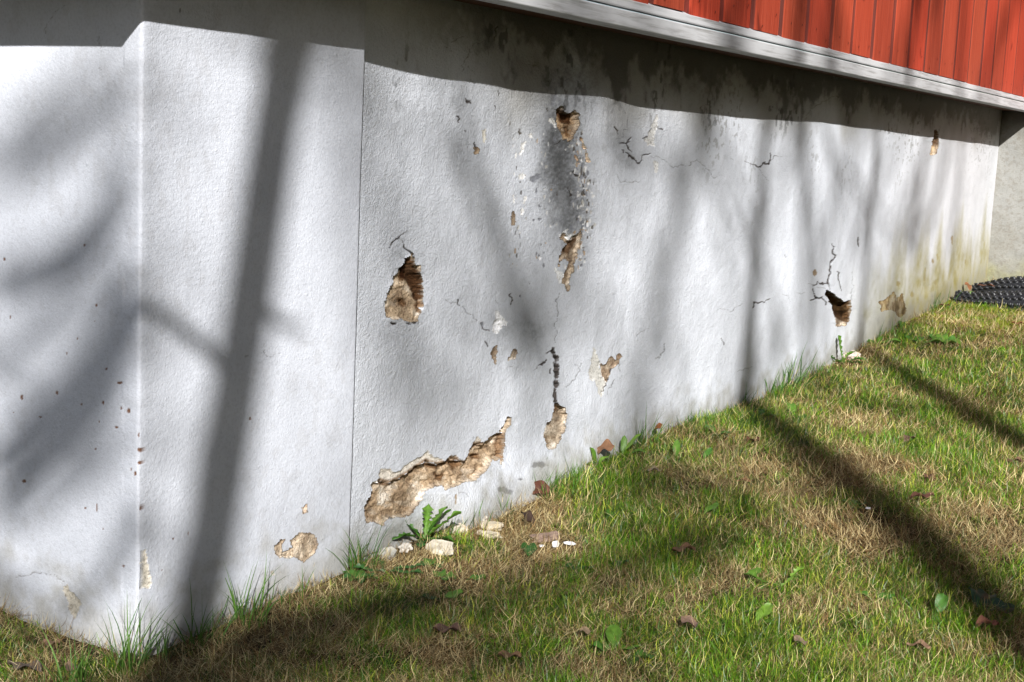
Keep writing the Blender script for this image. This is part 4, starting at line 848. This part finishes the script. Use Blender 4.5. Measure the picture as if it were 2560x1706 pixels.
def dead(px, py, Ln, Wd, az, colr, label, shape='lobed', elev=.15, bend=-.5, fold=.3, up=.012, roll=0, wallside=False):
    p = on_ground(px, py)
    if wallside and p[1] > wall_y(p[0])-.02: w = on_wall(px, py); p = np.array([w[0], wall_y(w[0])-.03, 0]); p[2] = ground_z(p[0], p[1])
    colr = tuple(c*.62 for c in colr); colr = tuple(c*.8 for c in colr); V, Fc, C = leaf_mesh(Ln*.85, Wd*.85, shape, colr, elev*.6, bend*.7, fold*.5, 16, .7, int(px), .8)
    V = place(V, az, roll); V[:, 0] -= V[:, 0].mean(); V[:, 1] -= V[:, 1].mean(); V[:, 2] += up-V[:, 2].min()*.6
    o = mesh_obj('dead_leaf', V, Fc, M_DEAD, None, {'col': C}); o.location = p
    tagp(o, label, 'leaf', 'dead leaves on the lawn')
for a in [
 (5,1675,1470,.050,.040,-1.2,(.44,.22,.12),'large curled brown leaf propped on green weeds at the wall','lobed',.9,-.5,.5,.03,.5),
 (5,2005,1290,.030,.022,-.4,(.40,.14,.05),'small orange leaf on grass tips by the wall','oval',1.0,-.3,.3,.03),
 (9,265,830,.050,.030,-.9,(.36,.20,.11),'brown leaf on the lower edge of the dark clump','lobed',.4,-.5,.5,.02),
 (9,290,1285,.060,.026,-2.3,(.42,.27,.20),'long pinkish brown leaf lying in straw at lower middle','oval',.3,-.4,.6,.018),
 (9,970,1400,.050,.018,-2.4,(.55,.40,.28),'narrow pale leaf near the bottom of the lawn','oval',.2,-.3,.3,.02),
 (9,2120,1290,.045,.030,-.9,(.42,.17,.11),'curled reddish leaf at the lower right','lobed',.9,-1.6,.7,.015),
 (9,1720,500,.060,.030,-.8,(.22,.09,.06),'dark red leaf in the band of shade','lobed',.3,-.4,.4,.02),
 (9,640,385,.040,.020,-1.3,(.40,.20,.10),'small tan leaf in the lit straw near the band of shade','oval',.3,-.3,.4,.015),
 (9,1640,120,.060,.030,-.2,(.24,.14,.10),'dull brown leaf right of the band of shade','lobed',.3,-.4,.4,.015),
 (9,690,125,.060,.035,-2.6,(.20,.08,.04),'dark brown leaf beside a hollow in the grass','lobed',.4,-.5,.5,.01),
 (9,85,315,.035,.024,-1.0,(.55,.42,.30),'pale crumpled leaf in front of the wall grass','lobed',.3,-.6,.5,.015),
 (9,1770,370,.060,.030,.4,(.20,.10,.06),'dark leaf beyond the band of shade','lobed',.3,-.4,.4,.015),
 (9,2300,260,.050,.030,-1.4,(.30,.16,.10),'brown leaf at the right edge of the lawn','lobed',.3,-.4,.4,.015),
 (9,1700,1410,.040,.022,-1.4,(.44,.26,.17),'tan leaf near the bottom right','oval',.3,-.4,.4,.015),
 (8,1270,640,.045,.026,1.2,(.09,.05,.035),'dark shrivelled leaf standing in the straw','lobed',1.2,-.8,.8,.015),
 (8,1620,1345,.040,.018,-2.4,(.58,.42,.26),'small pale leaf left of the long pinkish leaf','oval',.3,-.4,.4,.02),
 (8,775,1300,.050,.030,-1.2,(.17,.09,.07),'dark brown leaf in the near straw','lobed',.4,-.5,.5,.01),
 (8,1160,1455,.040,.022,-1.2,(.36,.20,.11),'brown leaf scrap at the bottom of the near straw','lobed',.3,-.5,.5,.01),
 (7,300,1365,.035,.022,-1.0,(.42,.24,.16),'reddish leaf scrap at the foot of the left face','oval',.3,-.4,.4,.006),
 (7,150,1548,.060,.028,-1.3,(.20,.15,.12),'grey brown leaf at the bottom left','oval',.1,-.2,.3,.015),
 (7,420,1555,.040,.022,-1.3,(.34,.22,.15),'brown leaf right of the grey brown one','oval',.2,-.3,.3,.015),
 (6,1965,480,.050,.032,.8,(.42,.17,.07),'orange leaf leaning on the wall by the black sheet','lobed',1.2,-.6,.6,.03),
 (6,2110,530,.080,.030,-1.5,(.28,.11,.06),'rust brown leaf lying on the black sheet edge','lobed',.3,-.4,.4,.06),
 (6,2310,700,.050,.030,-1.2,(.40,.16,.06),'small orange leaf on the moss at the right edge','lobed',.3,-.4,.4,.015),
 (6,1860,600,.050,.025,-1.2,(.30,.13,.07),'brown leaf on the moss left of the black sheet','lobed',.3,-.4,.4,.02),
 (6,2345,570,.09,.05,-.6,(.26,.10,.05),'heap leaf in front of the sheet at the right edge','lobed',.5,-.6,.6,.03)]:
    v, x, y, *rest = a; dead(*z1(v, x, y), *rest)

# ------------------------------------------------------------------ rubble
def chunk(px, py, sx, sy, sz, colr, label, name, cat, grp, rot=0, sink=.3, mat=None, flat=False):
    p = on_ground(px, py); rr = random.Random(int(px*7+py)); bm = bmesh.new(); sx, sy, sz, sink = sx*.85, sy*.9, sz*.85, sink+.12; off = Vector((rr.uniform(0, 50), rr.uniform(0, 50), 0))
    if flat:
        n_ = 9; ring = [(math.cos(2*math.pi*k/n_+rr.uniform(-.25, .25))*rr.uniform(.32, .56)*sx, math.sin(2*math.pi*k/n_+rr.uniform(-.1, .1))*rr.uniform(.36, .54)*sy) for k in range(n_)]
        f_ = bm.faces.new([bm.verts.new((x, y, sz*.5+rr.uniform(-.2, .2)*sz)) for x, y in ring]); ex_ = bmesh.ops.extrude_face_region(bm, geom=[f_])
        for v in [g for g in ex_['geom'] if isinstance(g, bmesh.types.BMVert)]: v.co.z -= sz; v.co.x *= 1.04; v.co.y *= 1.03
        bmesh.ops.recalc_face_normals(bm, faces=bm.faces)
    else:
        bmesh.ops.create_icosphere(bm, subdivisions=4, radius=.5)
        for v in bm.verts:
            c = v.co.normalized(); k_ = 1+.55*(mnoise.noise(c*1.6+off))+.22*mnoise.noise(c*4+off)+.10*mnoise.noise(c*10+off)
            q = c*k_*.5; q.z = max(-.30, min(.30, q.z))*1.5; q.z += .05*mnoise.noise(c*5+off); v.co = (q.x*sx, q.y*sy, q.z*sz)
    me = bpy.data.meshes.new(name); bm.to_mesh(me); bm.free()
    s = mat or NT('rubble', .9, .2)
    if mat is None:
        c = s.ramp(s.noise(120, 4), [(.3, tuple(c*.72 for c in colr)), (.6, colr), (.8, tuple(min(1, c*1.12) for c in colr))]); s.color(c); s.bump(s.noise(160, 4, .7), .003, .8); me.materials.append(s.m)
    else: me.materials.append(mat)
    o = bpy.data.objects.new(name, me); COL.objects.link(o); o.location = (p[0], p[1], p[2]+sz*(.5-sink)+.010)
    o.rotation_euler = (rr.uniform(-.15, .15), rr.uniform(-.15, .15)-.22, rot); tagp(o, label, cat, grp)
PR = 'pieces of fallen plaster in the straw'
chunk(*z1(8,1055,645), .028, .044, .016, (.56,.49,.37), 'cream oval plaster lump, upper of the two lying in the straw', 'plaster_lump', 'plaster piece', PR, .2)
chunk(*z1(8,1040,698), .018, .048, .012, (.58,.51,.39), 'cream flat plaster lump, lower of the two lying in the straw', 'plaster_lump', 'plaster piece', PR, .1)
chunk(*z1(8,735,775), .060, .058, .010, (.58,.53,.43), 'broad pale plaster slab beside the big dandelion', 'plaster_slab', 'plaster piece', PR, .4, flat=True)
chunk(*z1(8,850,662), .028, .030, .012, (.56,.50,.41), 'pale angular plaster piece above the broad slab', 'plaster_lump', 'plaster piece', PR, .8)
chunk(*z1(8,915,572), .022, .026, .014, (.54,.50,.43), 'whitish plaster piece against the wall foot', 'plaster_lump', 'plaster piece', PR, .3)
chunk(*z1(8,440,768), .020, .024, .012, (.58,.54,.48), 'small white plaster piece left of the big dandelion', 'plaster_lump', 'plaster piece', PR, .3)
chunk(*z1(8,1010,640), .02, .02, .012, (.60,.53,.42), 'tiny cream crumb left of the upper oval lump', 'plaster_lump', 'plaster piece', PR, .3)
chunk(*z1(8,330,800), .045, .04, .010, (.42,.41,.36), 'grey white plaster slab at the foot of the pier edge', 'plaster_slab', 'plaster piece', PR, 1.0, flat=True)
chunk(*z1(6,1250,850), .05, .05, .03, (.58,.50,.44), 'pinkish plaster lump right of the far dandelion', 'plaster_lump', 'plaster piece', PR, .3)
PF = 'white paint flakes in the straw'
chunk(*z1(8,1442,762), .026, .017, .0012, (.80,.81,.84), 'left one of the two large white paint flakes', 'paint_flake', 'paint flake', PF, .2, -1.5, flat=True)
chunk(*z1(8,1528,757), .018, .028, .0012, (.80,.81,.84), 'right one of the two large white paint flakes', 'paint_flake', 'paint flake', PF, .1, -1.5, flat=True)
chunk(*z1(8,1356,776), .010, .012, .0018, (.80,.81,.84), 'tiny white paint flake left of the two large ones', 'paint_flake', 'paint flake', PF, .1, -1.5, flat=True)
chunk(*z1(9,1395,553), .010, .012, .0018, (.80,.81,.84), 'white paint crumb by the clover like plant', 'paint_flake', 'paint flake', PF, .1, -4, flat=True)
chunk(*z1(8,1385,720), .020, .055, .016, (.22,.155,.12), 'dark weathered stick just above the white paint flakes', 'bark_piece', 'bark', None, .9, .2)
# rust red fragment at the wall foot
dead(*z1(8,1240,470), .075, .036, -1.05, (.17,.055,.032), 'rust red crumpled fragment wedged at the wall foot', 'lobed', .7, -.5, .9, .01, .9, True)

# ------------------------------------------------------------------ black dimpled drainage sheet
def membrane():
    s = NT('black_plastic', .38, .5); s.color((.010, .011, .014)); s.bump(s.noise(60, 3), .001, .4); m = s.m
    # stations along the roll, from the frame's right towards the left tip; photo places on the ground
    left = on_ground(2368, 762); r1 = on_ground(2560, 778)
    ax = nz(np.append((r1-left)[:2], 0)); back = np.array([-ax[1], ax[0], 0]);
    if back[0] < 0: back = -back
    o = empty('drainage_sheet', left); tagp(o, 'crumpled black plastic drainage sheet with dimples in the far corner', 'drainage sheet')
    def fold(name, start, length, prof_w, prof_h, hgt0, sweep_ang=0, seed=0):
        nu, nv = 260, 150; U = np.linspace(0, 1, nu); Vv = np.linspace(0, 1, nv); P = np.zeros((nu, nv, 3)); Nn = np.zeros((nu, nv, 3)); arc = 2.6
        for i, u in enumerate(U):
            w = prof_w*(.5+.5*sst(0, .35, np.array(u)))*(1+.15*math.sin(u*6+seed)); h = prof_h*(.45+.55*sst(0, .5, np.array(u)))*(1+.12*math.sin(u*9+seed*2))
            c = start+ax*length*u+back*.02*math.sin(u*5+seed)
            gz_ = float(ground_z(c[0], c[1]))
            th = (Vv-.08)*math.pi*1.12
            yy = -np.cos(th)*w*.5; zz = np.sin(th)*h
            P[i] = c[None]+back[None]*yy[:, None]; P[i, :, 2] = gz_+hgt0*sst(0, .4, np.array(u))+zz+.006
        dU = np.gradient(P, axis=0); dV = np.gradient(P, axis=1); Nn = np.cross(dU, dV); Nn /= np.linalg.norm(Nn, axis=2, keepdims=True)+1e-9
        if Nn[..., 2].mean() < 0: Nn = -Nn
        su = U[:, None]*length/(.026); sv = Vv[None]*(prof_w+prof_h)*1.15/(.026)
        a = ((su+.5*(np.floor(sv) % 2)) % 1)-.5+0*sv; b = (sv % 1)-.5+0*su
        q = np.sqrt(a*a+b*b); bump_ = .010*sst(.42, .22, q)-.003*sst(.12, .0, q)
        P = P+Nn*bump_[..., None]
        idx = np.arange(nu*nv).reshape(nu, nv); Fq = np.stack([idx[:-1, :-1], idx[1:, :-1], idx[1:, 1:], idx[:-1, 1:]], -1).reshape(-1, 4)
        ob = mesh_obj(name, P.reshape(-1, 3)-left, Fq, m, o); return ob
    fold('front_fold', left, .62, .12, .075, 0, seed=1)['label'] = 'front roll of the black sheet'
    st = on_ground(2425, 742); fold('back_fold', st+back*.04, .55, .13, .085, .02, seed=3)['label'] = 'higher back roll of the black sheet'
membrane()

# ------------------------------------------------------------------ trees behind the photographer, whose shadows fall on the wall
M_BARK = NT('bark', .9, .1); M_BARK.color(M_BARK.ramp(M_BARK.noise(20, 5), [(.3, (.07, .05, .04)), (.7, (.22, .18, .15))])); M_BARK.bump(M_BARK.noise(30, 5), .01, .8); M_BARK = M_BARK.m
def tube_arrays(pts, rad, n=7):
    P = np.array(pts, float); m = len(P); T = np.gradient(P, axis=0); T /= np.linalg.norm(T, axis=1, keepdims=True)+1e-9
    ref = np.array([.31, .2, .93]); A = np.cross(T, ref); A /= np.linalg.norm(A, axis=1, keepdims=True)+1e-9; B = np.cross(T, A)
    ang = np.linspace(0, 2*np.pi, n, endpoint=False); r_ = np.array(rad)[:, None, None]
    V = (P[:, None]+r_*(np.cos(ang)[None, :, None]*A[:, None]+np.sin(ang)[None, :, None]*B[:, None])).reshape(-1, 3)
    idx = np.arange(m*n).reshape(m, n); F_ = np.stack([idx[:-1], idx[1:], np.roll(idx, -1, 1)[1:], np.roll(idx, -1, 1)[:-1]], -1).reshape(-1, 4)
    return V, F_
def smooth_path(pts, n=24):
    P = np.array(pts, float); s = np.concatenate([[0], np.cumsum(np.linalg.norm(np.diff(P, axis=0), axis=1))]); t = np.linspace(0, s[-1], n)
    Q = np.stack([np.interp(t, s, P[:, k]) for k in range(3)], 1)
    for _ in range(3): Q[1:-1] = (Q[:-2]+2*Q[1:-1]+Q[2:])/4
    return Q
def caster(wpts, t): return [np.array(p)-TR*t for p in wpts]
class Tree:
    """every bough, with the twigs that grow from it, becomes one part of the tree"""
    def __init__(s, label): s.P = {}; s.label = label; s.k = 0
    def new(s): s.k += 1; return s.k
    def add(s, pts, r0, r1, n=24, sides=7, g=None):
        g = g or s.new(); Q = smooth_path(pts, n); rad = r0+(r1-r0)*np.linspace(0, 1, n); V, F_ = tube_arrays(Q, rad, sides)
        L = s.P.setdefault(g, [[], [], 0]); L[0].append(V); L[1].append(F_+L[2]); L[2] += len(V); s.g = g; return Q
    def twigs(s, Q, r, depth, rr, L, cnt=6, g=None):
        if depth == 0: return
        for k in range(cnt):
            gg = g or s.new()
            i = rr.randrange(len(Q)//5, len(Q)-1); d = Q[min(i+1, len(Q)-1)]-Q[i-1]; d = d/(np.linalg.norm(d)+1e-9)
            v = d*.6+np.array([rr.gauss(0, .6), rr.gauss(0, .6), rr.gauss(.25, .45)]); v /= np.linalg.norm(v)
            l = L*rr.uniform(.5, 1.1); e = Q[i]+v*l; mid = Q[i]+v*l*.5+np.array([rr.gauss(0, .06*l) for _ in range(3)])
            q = s.add([Q[i], mid, e], r, r*.35, 8, 5, gg); s.twigs(q, r*.5, depth-1, rr, L*.55, max(2, cnt-2), gg)
    def finish(s, base, trunk_pts, r0, r1, fork=False):
        o = empty('tree', base); tagp(o, s.label, 'tree', 'bare trees behind the photographer')
        V, F_ = tube_arrays(smooth_path(trunk_pts, 40), np.interp(np.linspace(0, 1, 40), [0, .40, .46, 1], [r0*1.15, r0*.9, r1*1.0, r1*.6]) if fork else np.linspace(r0, r1, 40), 14); mesh_obj('trunk', V-np.array(base), F_, M_BARK, o)
        for L in s.P.values(): mesh_obj('branch', np.concatenate(L[0])-np.array(base), np.concatenate(L[1]), M_BARK, o)
def join_up(T, Q, q, re, g):
    e = q[0] if q[0][2] > q[-1][2] else q[-1]; i = int(np.argmin(np.abs(Q[:, 2]-(e[2]+1.0)))); mid = (e+Q[i])/2+np.array([0, 0, .5])
    T.add([e, e*.8+mid*.2+np.array([0, 0, .35]), mid, Q[i]], re, re*1.4, g=g)
D2 = lambda x, y: (x*S2, y*S2)
def W(x, y): return on_wall(*D2(x, y))
def WL(x, y): return on_x(*D2(x, y), PIER_X0)
def to_ground(p, lean=(0, 0)):
    """drop from a point to the ground, following a lean per metre of height"""
    g_ = float(ground_z(p[0], p[1])); h = p[2]-g_; return np.array([p[0]+lean[0]*h, p[1]+lean[1]*h, g_-.05])

# tree 1: the leaning stem whose sharp shadow crosses the pier
t1 = 4.6
A = caster([W(x, y) for x, y in [(668,60),(660,140),(645,220),(612,400),(598,500),(592,600),(560,760),(545,870),(540,990),(508,1150),(478,1300),(448,1430)]], t1)
low = A[-1]; dirn = (A[-1]-A[-3]); dirn /= np.linalg.norm(dirn); gb = low+dirn*((low[2]-float(ground_z(low[0], low[1])))/-dirn[2])
top = A[0]; up = (A[0]-A[3]); up /= np.linalg.norm(up)
T = Tree('slim leaning bare tree nearest behind the camera')
T.add(caster([W(545,870), W(455,785), W(390,735), W(335,700)], t1+.1), .014, .010)
T.add(caster([W(566,700), W(640,742), W(700,755)], t1+.1), .016, .004)
TQ = smooth_path([gb]+A[::-1]+[top+up*.8, top+up*1.8+np.array([0, 0, .4])], 60)
def far_bough(pts, t, ra, rb):
    q = T.add(caster(pts, t), ra, rb); T.add([q[-1], q[-1]+np.array([-1.0, .8, 1.0]), q[-1]+np.array([-1.0, .5, 3.0]), TQ[-1]+np.array([0, 0, .2])], .012, .012, g=T.g)
far_bough([WL(318,720), WL(230,850), WL(120,960), WL(0,1065)], 9.5, .040, .036)
far_bough([WL(300,390), WL(170,560), WL(0,640)], 10, .024, .024)
far_bough([WL(325,1170), WL(230,1330), WL(160,1440)], 8, .022, .018)
far_bough([WL(0,1185), WL(120,1090), WL(200,1000)], 9, .014, .012)
for k_, (y0, y1) in enumerate([(150,330),(235,450),(520,760),(600,900),(905,1150),(1000,1290),(1260,1470)]): far_bough([WL(335,y0), WL(170,(y0+y1)/2+12*(-1)**k_), WL(0,y1)], 15+k_*.4, .026, .024)
GP = lambda x, y: tuple(on_ground(x*S2, y*S2))
q = T.add([top+up*.6, top+up*1.2+np.array([-.5, -.5, .3]), top+up*2+np.array([-.9, -1.2, .6])], .02, .006); 
T.finish(gb, [gb]+A[::-1]+[top+up*.8, top+up*1.8+np.array([0, 0, .4])], .038, .020)

# further trees: the trunk goes down to the ground from a point over wall place (wx, wz), the boughs cross the sun's rays
HOT = [(740,480,75),(745,900,75),(1540,480,120),(1450,640,110),(1610,680,85),(1380,1000,90),(1660,430,60),(1250,1070,60),(2235,470,50),(1885,480,40),(1660,900,60),(60,470,90),(100,880,70),(230,1110,60),(900,330,60),(980,900,50),(2060,600,40)]
def wall_place(P):
    """where the shadow of a point falls on the wall plane, in picture units"""
    k = (-.03-P[1])/TR[1]; q = P+TR*k; a, b = proj(q[None]); return a[0]/S2, b[0]/S2, q
def bare_tree(label, wx, t, r0, r1, seed, branches=(), crown=2, cnt=8, lean=.02, fine=0):
    a = np.array([wx, 0, HC-.5])-TR*t; b = a+np.array([lean*1.2, 0, 1.2]); base = to_ground(a, (lean, 0)); v = b-a; H = 4.2
    pts = [base, a, b, b+v*1.2, b+v*H/1.2]; T = Tree(label); rr = random.Random(seed); Q = smooth_path(pts, 40); qs = []
    for wp_, tt, ra, rb in branches:
        tt = tt if len(wp_[0]) == 3 else tt*1.3; q = T.add(caster([p if len(p) == 3 else W(*p) for p in wp_], tt), ra, rb); g = T.g
        if len(wp_[0]) == 3:      # low bough over the lawn: runs level back to its trunk
            i = int(np.argmin(np.abs(Q[:, 2]-q[-1][2]+.25))); T.add([q[-1], (q[-1]+Q[i])/2+np.array([0, 0, -.12]), Q[i]], rb, rb*1.3, g=g)
        else: qs.append((q, g)); join_up(T, Q, q, max(ra, rb)*.8, g)
    made = 0; tries = 0
    while made < fine and tries < fine*60 and qs:
        tries += 1; q, g = rr.choice(qs); p0 = q[rr.randrange(2, len(q)-2)]; l = rr.uniform(.4, 1.5)
        d = np.array([rr.gauss(0, .5), rr.gauss(0, .35), rr.gauss(0, 1)]); d /= np.linalg.norm(d); e = p0+d*l; m = (p0+e)/2+np.array([rr.gauss(0, .10), rr.gauss(0, .1), rr.gauss(0, .05)])
        bad = False
        for P_ in (m, e, (m+e)/2, (p0+m)/2):
            x_, y_, w_ = wall_place(P_)
            if w_[2] > HC+.4 or w_[2] < -1.6 or w_[0] > 8 or w_[0] < -.5: bad = True
            for hx, hy, hr in HOT:
                if math.hypot(x_-hx, y_-hy) < hr*.9: bad = True
        if bad: continue
        r_ = rr.uniform(.007, .016); qs.append((T.add([p0, m, e], r_, r_*.5, 10, 5, g), g)); made += 1
    T.twigs(Q[16:], r1*.45, crown, rr, 1.3, cnt); T.finish(base, pts, r0, r1, True)
X_of = lambda x, y: float(W(x, y)[0])
bare_tree('straight bare tree whose shadow makes the dark band over the lawn', X_of(1730,800), 9.0, .064, .022, 5,
        [([GP(2320,900), GP(2150,960), GP(1960,930)],14,.026,.02),([GP(1750,1200), GP(1600,1120), GP(1450,1130)],14,.026,.024),([(1745,560),(1790,430),(1830,330)],9.2,.012,.010),([(1760,640),(1700,520),(1640,420),(1600,330)],9.4,.012,.010)], 2, 4)
bare_tree('slender bare tree right of the straight one', X_of(1990,700), 9.5, .062, .018, 8,
        [([(1960,600),(1990,480),(2035,380),(2075,300)],10,.016,.010),([(2085,560),(2110,450),(2130,330)],10,.024,.018)], 2, 4, fine=12)
bare_tree('bare tree farthest along the house', 8.6, 12.0, .06, .04, 11,
        [([(2180,600),(2200,450),(2210,330)],11,.016,.014),([(2140,500),(2100,540),(2080,570)],10,.020,.018),([(1875,640),(1885,700),(1880,780)],11,.02,.016)], 2, 4)
bare_tree('bare tree with many crossing boughs', -.55, 13.0, .075, .05, 14,
        [([(1060,330),(1095,430),(1135,560),(1175,680),(1220,860)],9,.020,.015),([(880,830),(1000,850),(1120,760),(1230,690),(1300,640)],14,.020,.018),
         ([(900,960),(990,930),(1080,960)],14,.018,.018),([(1230,780),(1285,700),(1320,560),(1340,440)],13,.016,.014),([(860,430),(930,500),(1000,610),(1100,700)],15,.016,.016),
         ([(1240,860),(1250,940),(1235,1040)],12,.022,.02),([(870,640),(900,720),(880,800)],14,.02,.02),([(1270,300),(1275,400),(1265,500)],13,.018,.015)], 2, 4, fine=18)
bare_tree('wide bare tree at the left behind the camera', -1.9, 12.0, .07, .05, 17,
        [([(1470,460),(1500,600),(1530,740),(1560,860)],12,.008,.007),([(1640,420),(1655,520),(1670,640)],11,.016,.014),([(1840,360),(1870,460),(1880,600)],12,.016,.013),
         ([(1905,330),(1925,440),(1900,560)],10.5,.018,.012),([(1400,480),(1350,620),(1330,760)],13,.010,.008),([(1780,700),(1795,760),(1790,840)],10,.018,.016),([(1360,300),(1450,360),(1560,330),(1700,350)],14,.014,.014),([GP(1640,1240), GP(1450,1300), GP(1280,1330)],14,.045,.03),([GP(1020,1370), GP(760,1430), GP(600,1460)],9,.045,.045),([GP(1250,1500), GP(1000,1540), GP(700,1560)],13,.025,.025)], 2, 4, fine=18)

# unseen evergreens added to block sky light, none between sun and wall
M_FIR = NT('fir_needles', .8, .1).color((.022, .045, .016)).m
def fir(x, y, h, w, label, seed):
    r_ = np.random.default_rng(seed); n = 2600; f = r_.random(n)**.8; zz = .12*h+f*.86*h; rad = w*(1-f)**.9*r_.uniform(.55, 1.05, n)+.08; a = r_.uniform(0, 6.28, n)
    B_ = np.stack([np.cos(a)*rad*.15, np.sin(a)*rad*.15, zz], 1)
    V, Fc, C = ribbons(B_, rad, r_.uniform(.25, .5, n), a, np.full(n, 1.45), r_.normal(.35, .15, n), r_.normal(0, .2, n), np.ones((n, 3)), segs=3)
    z0 = float(ground_z(x, y)); o = empty('sky_block_fir', (x, y, z0)); tagp(o, label, 'tree', 'unseen firs added to block sky light')
    mesh_obj('crown', V, Fc, M_FIR, o); V, F_ = tube_arrays([(0, 0, -.1), (0, 0, h*.4), (0, 0, h*.97)], [.16, .1, .02], 10); mesh_obj('trunk', V, F_, M_BARK, o)
FIRS = ['right behind the camera', 'second right of the camera', 'opposite the middle of the wall', 'opposite the inner corner', 'just past the inner corner', 'far past the inner corner', 'farthest past the inner corner',
        'low one left of the camera', 'tall one left of the house', 'tallest left of the house', 'low one far behind the camera', 'lowest far behind the camera', 'low one farthest right behind']
for k, (x, y, h) in enumerate([(-1.5,-9,9),(1.5,-8,10),(4.3,-7.6,9.5),(7,-7.4,10),(9.8,-7,9),(12,-5,10),(13,-2.2,9),(-11.5,-2.5,5),(-12.5,.8,9),(-12,4,9),(-17,-12,6.5),(-14.5,-15,6),(-10,-17.5,6.5)]):
    fir(x, y, h, 2.1, 'unseen fir added to block sky light, %s' % FIRS[k], k+50)
